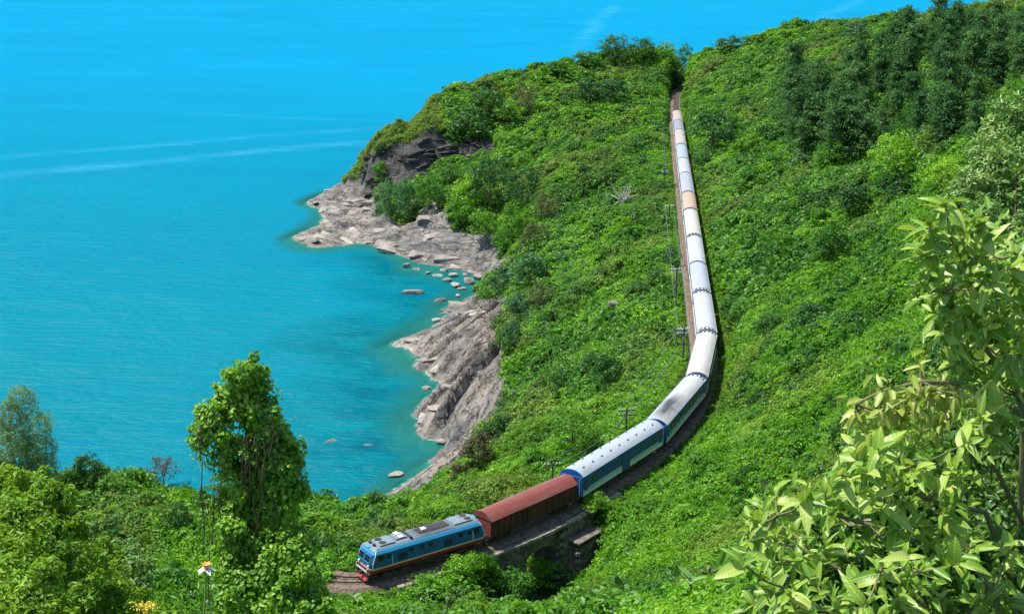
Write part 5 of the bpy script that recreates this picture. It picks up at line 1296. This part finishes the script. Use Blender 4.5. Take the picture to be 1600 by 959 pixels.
# ------------------------------------------------------------------ flowers in front
def flower():
    Y = 7.0; q = D(322, 888, Y); g = Vector((q.x, Y, hgt(q.x, Y))); r = tag(empty('tall_flower', tuple(g)), 'white and orange flower on a tall thin green stalk before the climber covered tree', 'flower'); c = q - g
    b_ = D(318, 965, Y) - g; m = MB(); m.tube([(0, 0, -.2), tuple(b_), tuple((b_ + c) / 2 + Vector((.003, 0, 0))), tuple(c)], [.008, .007, .006, .005], 8); m.build('stalk', foliage_mat('stalk', (.2, .35, .08), (.3, .45, .1), (.4, .5, .15), .2), r)
    pm = NT('white petals').base((.80, .78, .66), .5); om = NT('orange petals').base((.78, .33, .10), .5)
    pe = blade_mesh(1, .5, pm, .35, name='petal'); pe2 = blade_mesh(1, .6, om, .1, name='petal')
    for k in range(6):
        a = k * 1.05; o = link('petal', pe, r); o.scale = (.058,) * 3; orient(o, c, (cos(a), sin(a) * .8, -.05 if k % 2 else .12), (0, 0, 1))
    for k in range(7):
        a = k * .9 + .3; o = link('inner_petal', pe2, r); o.scale = (.042,) * 3; orient(o, c + Vector((.004, 0, .006)), (cos(a) * .7, sin(a) * .7, .8), (0, 0, 1))
    m = MB(); m.tube([tuple(c + Vector((0, 0, -.012))), tuple(c + Vector((0, 0, .02)))], [.012, .016], 10); m.build('flower_centre', om, r)
flower()
Y = 9.0; q = D(228, 948, Y); g = Vector((q.x, Y, hgt(q.x, Y))); r = tag(empty('yellow_flowers', tuple(g)), 'cluster of small yellow flowers at the bottom edge on the left', 'flower'); c = q - g
ym = NT('yellow florets').base((.72, .58, .05), .6)
P = np.array([tuple(c)] * 420) + tg.normal(size=(420, 3)) * np.array([[.042, .03, .016]]); P[:, 2] -= np.abs(P[:, 0] - c.x) * -.15
V, F = leaf_faces(P, tg.normal(size=(420, 3)) + np.array([[0, -.3, .8]]), tg.uniform(.008, .016, 420), tg, .8); tag(link('florets', mesh('florets', V, F, False, ym), r), kind='stuff')
m = MB(); [m.tube([(0, 0, -.3), tuple(Vector((c.x * .8, c.y, c.z - .15))), (c.x + dx, c.y, c.z)], [.006, .005, .003], 6) for dx in (-.06, -.03, 0, .03, .06)]; m.build('stem', M['twig'], r)

# ------------------------------------------------------------------ large leaved shrubs close on the right
def bigleaf_mat(name, c1, c2, c3, back):
    t = NT(name); p = t.obj(); sep = t.nd('SeparateXYZ'); t.lk(p, sep.inputs[0]); rnd = t.nd('ObjectInfo').outputs['Random']
    c = t.ramp(t.math('ADD', t.math('MULTIPLY', rnd, .8), t.math('MULTIPLY', t.noise(p, 4, 3), .25)), [(.1, c1), (.55, c2), (.95, c3)])
    ay = t.math('ABSOLUTE', sep.outputs[1]); c = t.mix(t.rng(ay, .028, .008, 0, .55), c, tuple(min(1, q * 1.25) for q in c3))
    wv_ = t.math('SINE', t.math('ADD', t.math('MULTIPLY', sep.outputs[0], 62), t.math('MULTIPLY', ay, -48))); c = t.mix(t.rng(wv_, .8, 1, 0, .12), c, c3)
    c = t.mix(t.rng(t.noise(p, 9, 4, .7), .64, .72, 0, .5), c, (.22, .17, .05))
    t.bump(wv_, .08, .006); t.base(c, .40, .45)
    tr = t.nd('BsdfTranslucent'); t.lk(t.mix(.35, c, back), tr.inputs[0]); mx = t.nd('MixShader'); mx.inputs[0].default_value = .33
    t.lk(t.b.outputs[0], mx.inputs[1]); t.lk(tr.outputs[0], mx.inputs[2]); t.lk(mx.outputs[0], t.out.inputs[0]); return t.m
LM = bigleaf_mat('large pale green leaf', (.10, .25, .018), (.25, .41, .04), (.48, .58, .13), (.45, .6, .04))
LY = bigleaf_mat('yellowing leaf', (.18, .30, .03), (.36, .43, .07), (.55, .58, .17), (.6, .6, .08))
def leafset(mat): return [blade_mesh(1, w, mat, c, 6) for w, c in ((.30, .10), (.44, .30), (.33, .55), (.50, .22), (.38, .8), (.26, .4), (.42, -.15), (.36, 1.1))]
LS = {'g': leafset(LM), 'y': leafset(LY)}
br = random.Random(31)
def big_shrub(label, base, tips, kind, lmin, lmax, per=(6, 8), hang=0., inner=None, limbs=()):
    x, y = base; g = Vector((x, y, hgt(x, y))); r = tag(empty('large_leaved_shrub', tuple(g)), label, 'shrub'); cnt = 0
    lm = MB(); nodes = []
    for L in limbs:                                          # main limbs run through photo points at a given distance
        pts = [Vector((0, 0, -.2))] + [D(a, b_, Y) - g for a, b_, Y in L]; n = len(pts); lm.tube([tuple(p) for p in pts], [.015 * (1 - k / (n + .3)) + .004 for k in range(n)], 8); nodes += pts[1:]
    lm.build('limb', M['twig'], r); tw = MB()
    for (px, py, Y) in tips:
        t = D(px, py, Y) - g; nd_ = min(nodes, key=lambda q: (q - t).length + (3 if q.z > t.z + .1 else 0)); ax = (t - nd_); ax.z += .12; 
        if ax.length > .8: st = t - ax.normalized() * .8
        else: st = nd_
        tw.tube([tuple(nd_), tuple((nd_ + t) / 2 + Vector((0, 0, -.03 + br.uniform(-.02, .02)))), tuple(t)], [.007, .0055, .003], 6)
        ax.normalize(); n = br.randint(*per)
        for k in range(n):
            if cnt >= 296: break
            a = k * 2.4 + br.random() * .6; s1 = ax.cross(Vector((0, 0, 1))).normalized(); s2 = s1.cross(ax); f = k / n
            d = ax * (.9 - .9 * f + .1) + (s1 * cos(a) + s2 * sin(a)) * (.45 + .6 * f); d.z -= hang * br.uniform(.6, 1.3); d.y -= .15; d += Vector((br.uniform(-.3, .3), br.uniform(-.3, .3), br.uniform(-.45, .2)))
            L = (lmin + (lmax - lmin) * br.random() ** 2.1) * (.75 + .35 * f if f < .8 else 1); o = link('leaf', br.choice(LS[kind]), r); o.scale = (L, L * br.uniform(.85, 1.15), L)
            up = Vector((-.35, -.3, .8)) + Vector((br.uniform(-.5, .5), br.uniform(-.5, .5), br.uniform(-.2, .2)))
            orient(o, t - ax * .05 * f * 1.6, d, up); cnt += 1
    tag(tw.build('twig', M['twig'], r), kind='stuff')
    P, N = [], []
    for (px, py, Y) in tips:
        t = D(px, py, Y) - g
        for k in range(15): P.append(tuple(t + Vector((br.gauss(.05, .05), br.gauss(.06, .07), br.gauss(-.06, .055))))); N.append((br.gauss(-.3, .6), br.gauss(-.3, .6), abs(br.gauss(.7, .5))))
    V, F = leaf_faces(np.array(P), np.array(N), tg.uniform(.045, .095, len(P)), tg, .42, six=True, droop=.3, fold=.3); tag(link('small_leaves', mesh('small_leaves', V, F, False, M['palesmall' if kind == 'g' else 'yellowsmall']), r), kind='stuff')
    if inner:
        blobs, per_, size, mt = inner; BL = []
        for (px, py, rad, Y) in blobs: q = D(px, py, Y) - g; s_ = rad / FPX * Y; BL.append((q.x, q.y, q.z, s_, s_, s_))
        V, F = blob_leaves(BL, per_, size, tg, .9, aspect=.5, six=True, droop=.4); tag(link('inner_foliage', mesh('inner_foliage', V, F, False, mt), r), kind='stuff')
    return r
def jit(L, d=6.2, s_=.35): return [(a, b_, d + br.uniform(-s_, s_)) for a, b_ in L]
big_shrub('highest of the large leaved shrubs on the right, with pale upright leaf tips', (2.9, 6.6),
    jit([(1478,318),(1452,352),(1440,372),(1492,352),(1462,372),(1532,346),(1515,362),(1545,372),(1448,402),(1478,405),(1500,395),(1436,437),(1462,452),(1492,440),(1525,425),(1562,400),(1588,420),(1560,440),(1458,482),(1490,488),(1522,470),(1585,462),(1470,520),(1502,530),(1540,512),(1575,505),(1600,500),(1495,565),(1535,560),(1572,550),(1598,560),(1600,395),(1545,590),(1585,600)]), 'g', .085, .175, (6, 9),
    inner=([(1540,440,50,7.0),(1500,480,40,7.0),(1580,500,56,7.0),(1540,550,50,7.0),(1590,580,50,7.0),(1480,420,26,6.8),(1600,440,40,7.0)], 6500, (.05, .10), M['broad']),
    limbs=([(1650,900,6.8),(1600,650,6.6),(1545,480,6.3),(1490,380,6.2)], [(1660,640,6.7),(1600,520,6.5),(1540,400,6.3)], [(1600,620,6.6),(1520,520,6.4),(1470,450,6.2)]))
big_shrub('branch of drooping yellowish leaves on the right, below the highest shrub', (2.6, 5.9),
    jit([(1335,640),(1350,630),(1378,605),(1390,628),(1372,640),(1412,612),(1438,568),(1446,592),(1462,610),(1430,625),(1450,640),(1480,600),(1500,615),(1470,630),(1410,640)], 6.0, .15), 'y', .075, .115, (5, 7), hang=1.0,
    limbs=([(1640,800,6.3),(1590,640,6.2),(1500,598,6.1),(1440,596,6.0),(1380,610,6.0),(1335,632,6.0)],))
big_shrub('low spreading large leaved shrub filling the lower right, with big leaves reaching left', (2.2, 5.3),
    jit([(1178,812),(1190,790),(1212,768),(1230,800),(1168,846),(1205,838),(1240,832),(1262,780),(1290,770),(1312,742),(1336,712),(1332,690),(1352,735),(1372,700),(1392,742),(1410,705),(1436,735),(1300,800),(1340,790),(1382,790),(1420,780),(1462,760),(1492,722),(1475,742),(1200,880),(1240,870),(1280,860),(1322,852),(1362,842),(1402,830),(1442,820),(1480,800),(1515,690),(1530,645),(1560,640),(1548,672)], 5.9), 'g', .075, .195, (6, 9),
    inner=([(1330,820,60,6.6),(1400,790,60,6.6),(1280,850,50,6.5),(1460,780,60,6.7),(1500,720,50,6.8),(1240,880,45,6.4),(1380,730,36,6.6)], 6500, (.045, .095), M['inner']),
    limbs=([(1560,1000,5.9),(1460,900,5.9),(1360,820,5.9),(1290,800,5.9),(1215,805,5.9)], [(1600,960,6.1),(1540,800,6.0),(1450,780,5.9),(1380,740,5.9)], [(1600,820,6.2),(1540,700,6.0)], [(1400,980,5.8),(1330,900,5.8),(1260,860,5.8)]))
big_shrub('bottom right shrub of large leaves, cut by the lower edge of the photo', (2.0, 4.6),
    jit([(1160,880),(1195,915),(1235,925),(1275,905),(1305,935),(1345,905),(1380,880),(1400,930),(1440,890),(1470,935),(1500,880),(1530,925),(1565,890),(1590,935),(1475,858),(1520,850),(1420,870),(1250,950),(1350,950),(1440,955),(1540,955),(1210,955),(1580,850),(1170,940)], 5.4), 'g', .075, .18, (6, 9),
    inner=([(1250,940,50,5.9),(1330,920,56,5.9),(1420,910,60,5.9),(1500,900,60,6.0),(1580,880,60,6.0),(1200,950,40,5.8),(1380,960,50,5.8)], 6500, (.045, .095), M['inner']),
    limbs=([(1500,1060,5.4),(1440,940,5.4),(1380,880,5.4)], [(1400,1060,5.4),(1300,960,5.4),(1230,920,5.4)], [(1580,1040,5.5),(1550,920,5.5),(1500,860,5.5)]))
leafy('shaded_shrub', 'small leaved shrub, coloured dark for shade, behind the large leaved shrubs at the right edge', [(1560,640,50),(1595,700,60),(1540,720,50),(1590,780,60),(1500,770,50),(1545,830,60),(1600,860,60),(1450,830,40),(1480,880,50),(1560,910,60),(1520,960,50),(1600,600,40),(1430,740,30),(1400,860,40)], 9.0, M['inner'], 5200, (.05, .10), cat='shrub')  # takes the inner leaf colour, which has the shade painted in

#==MORE==
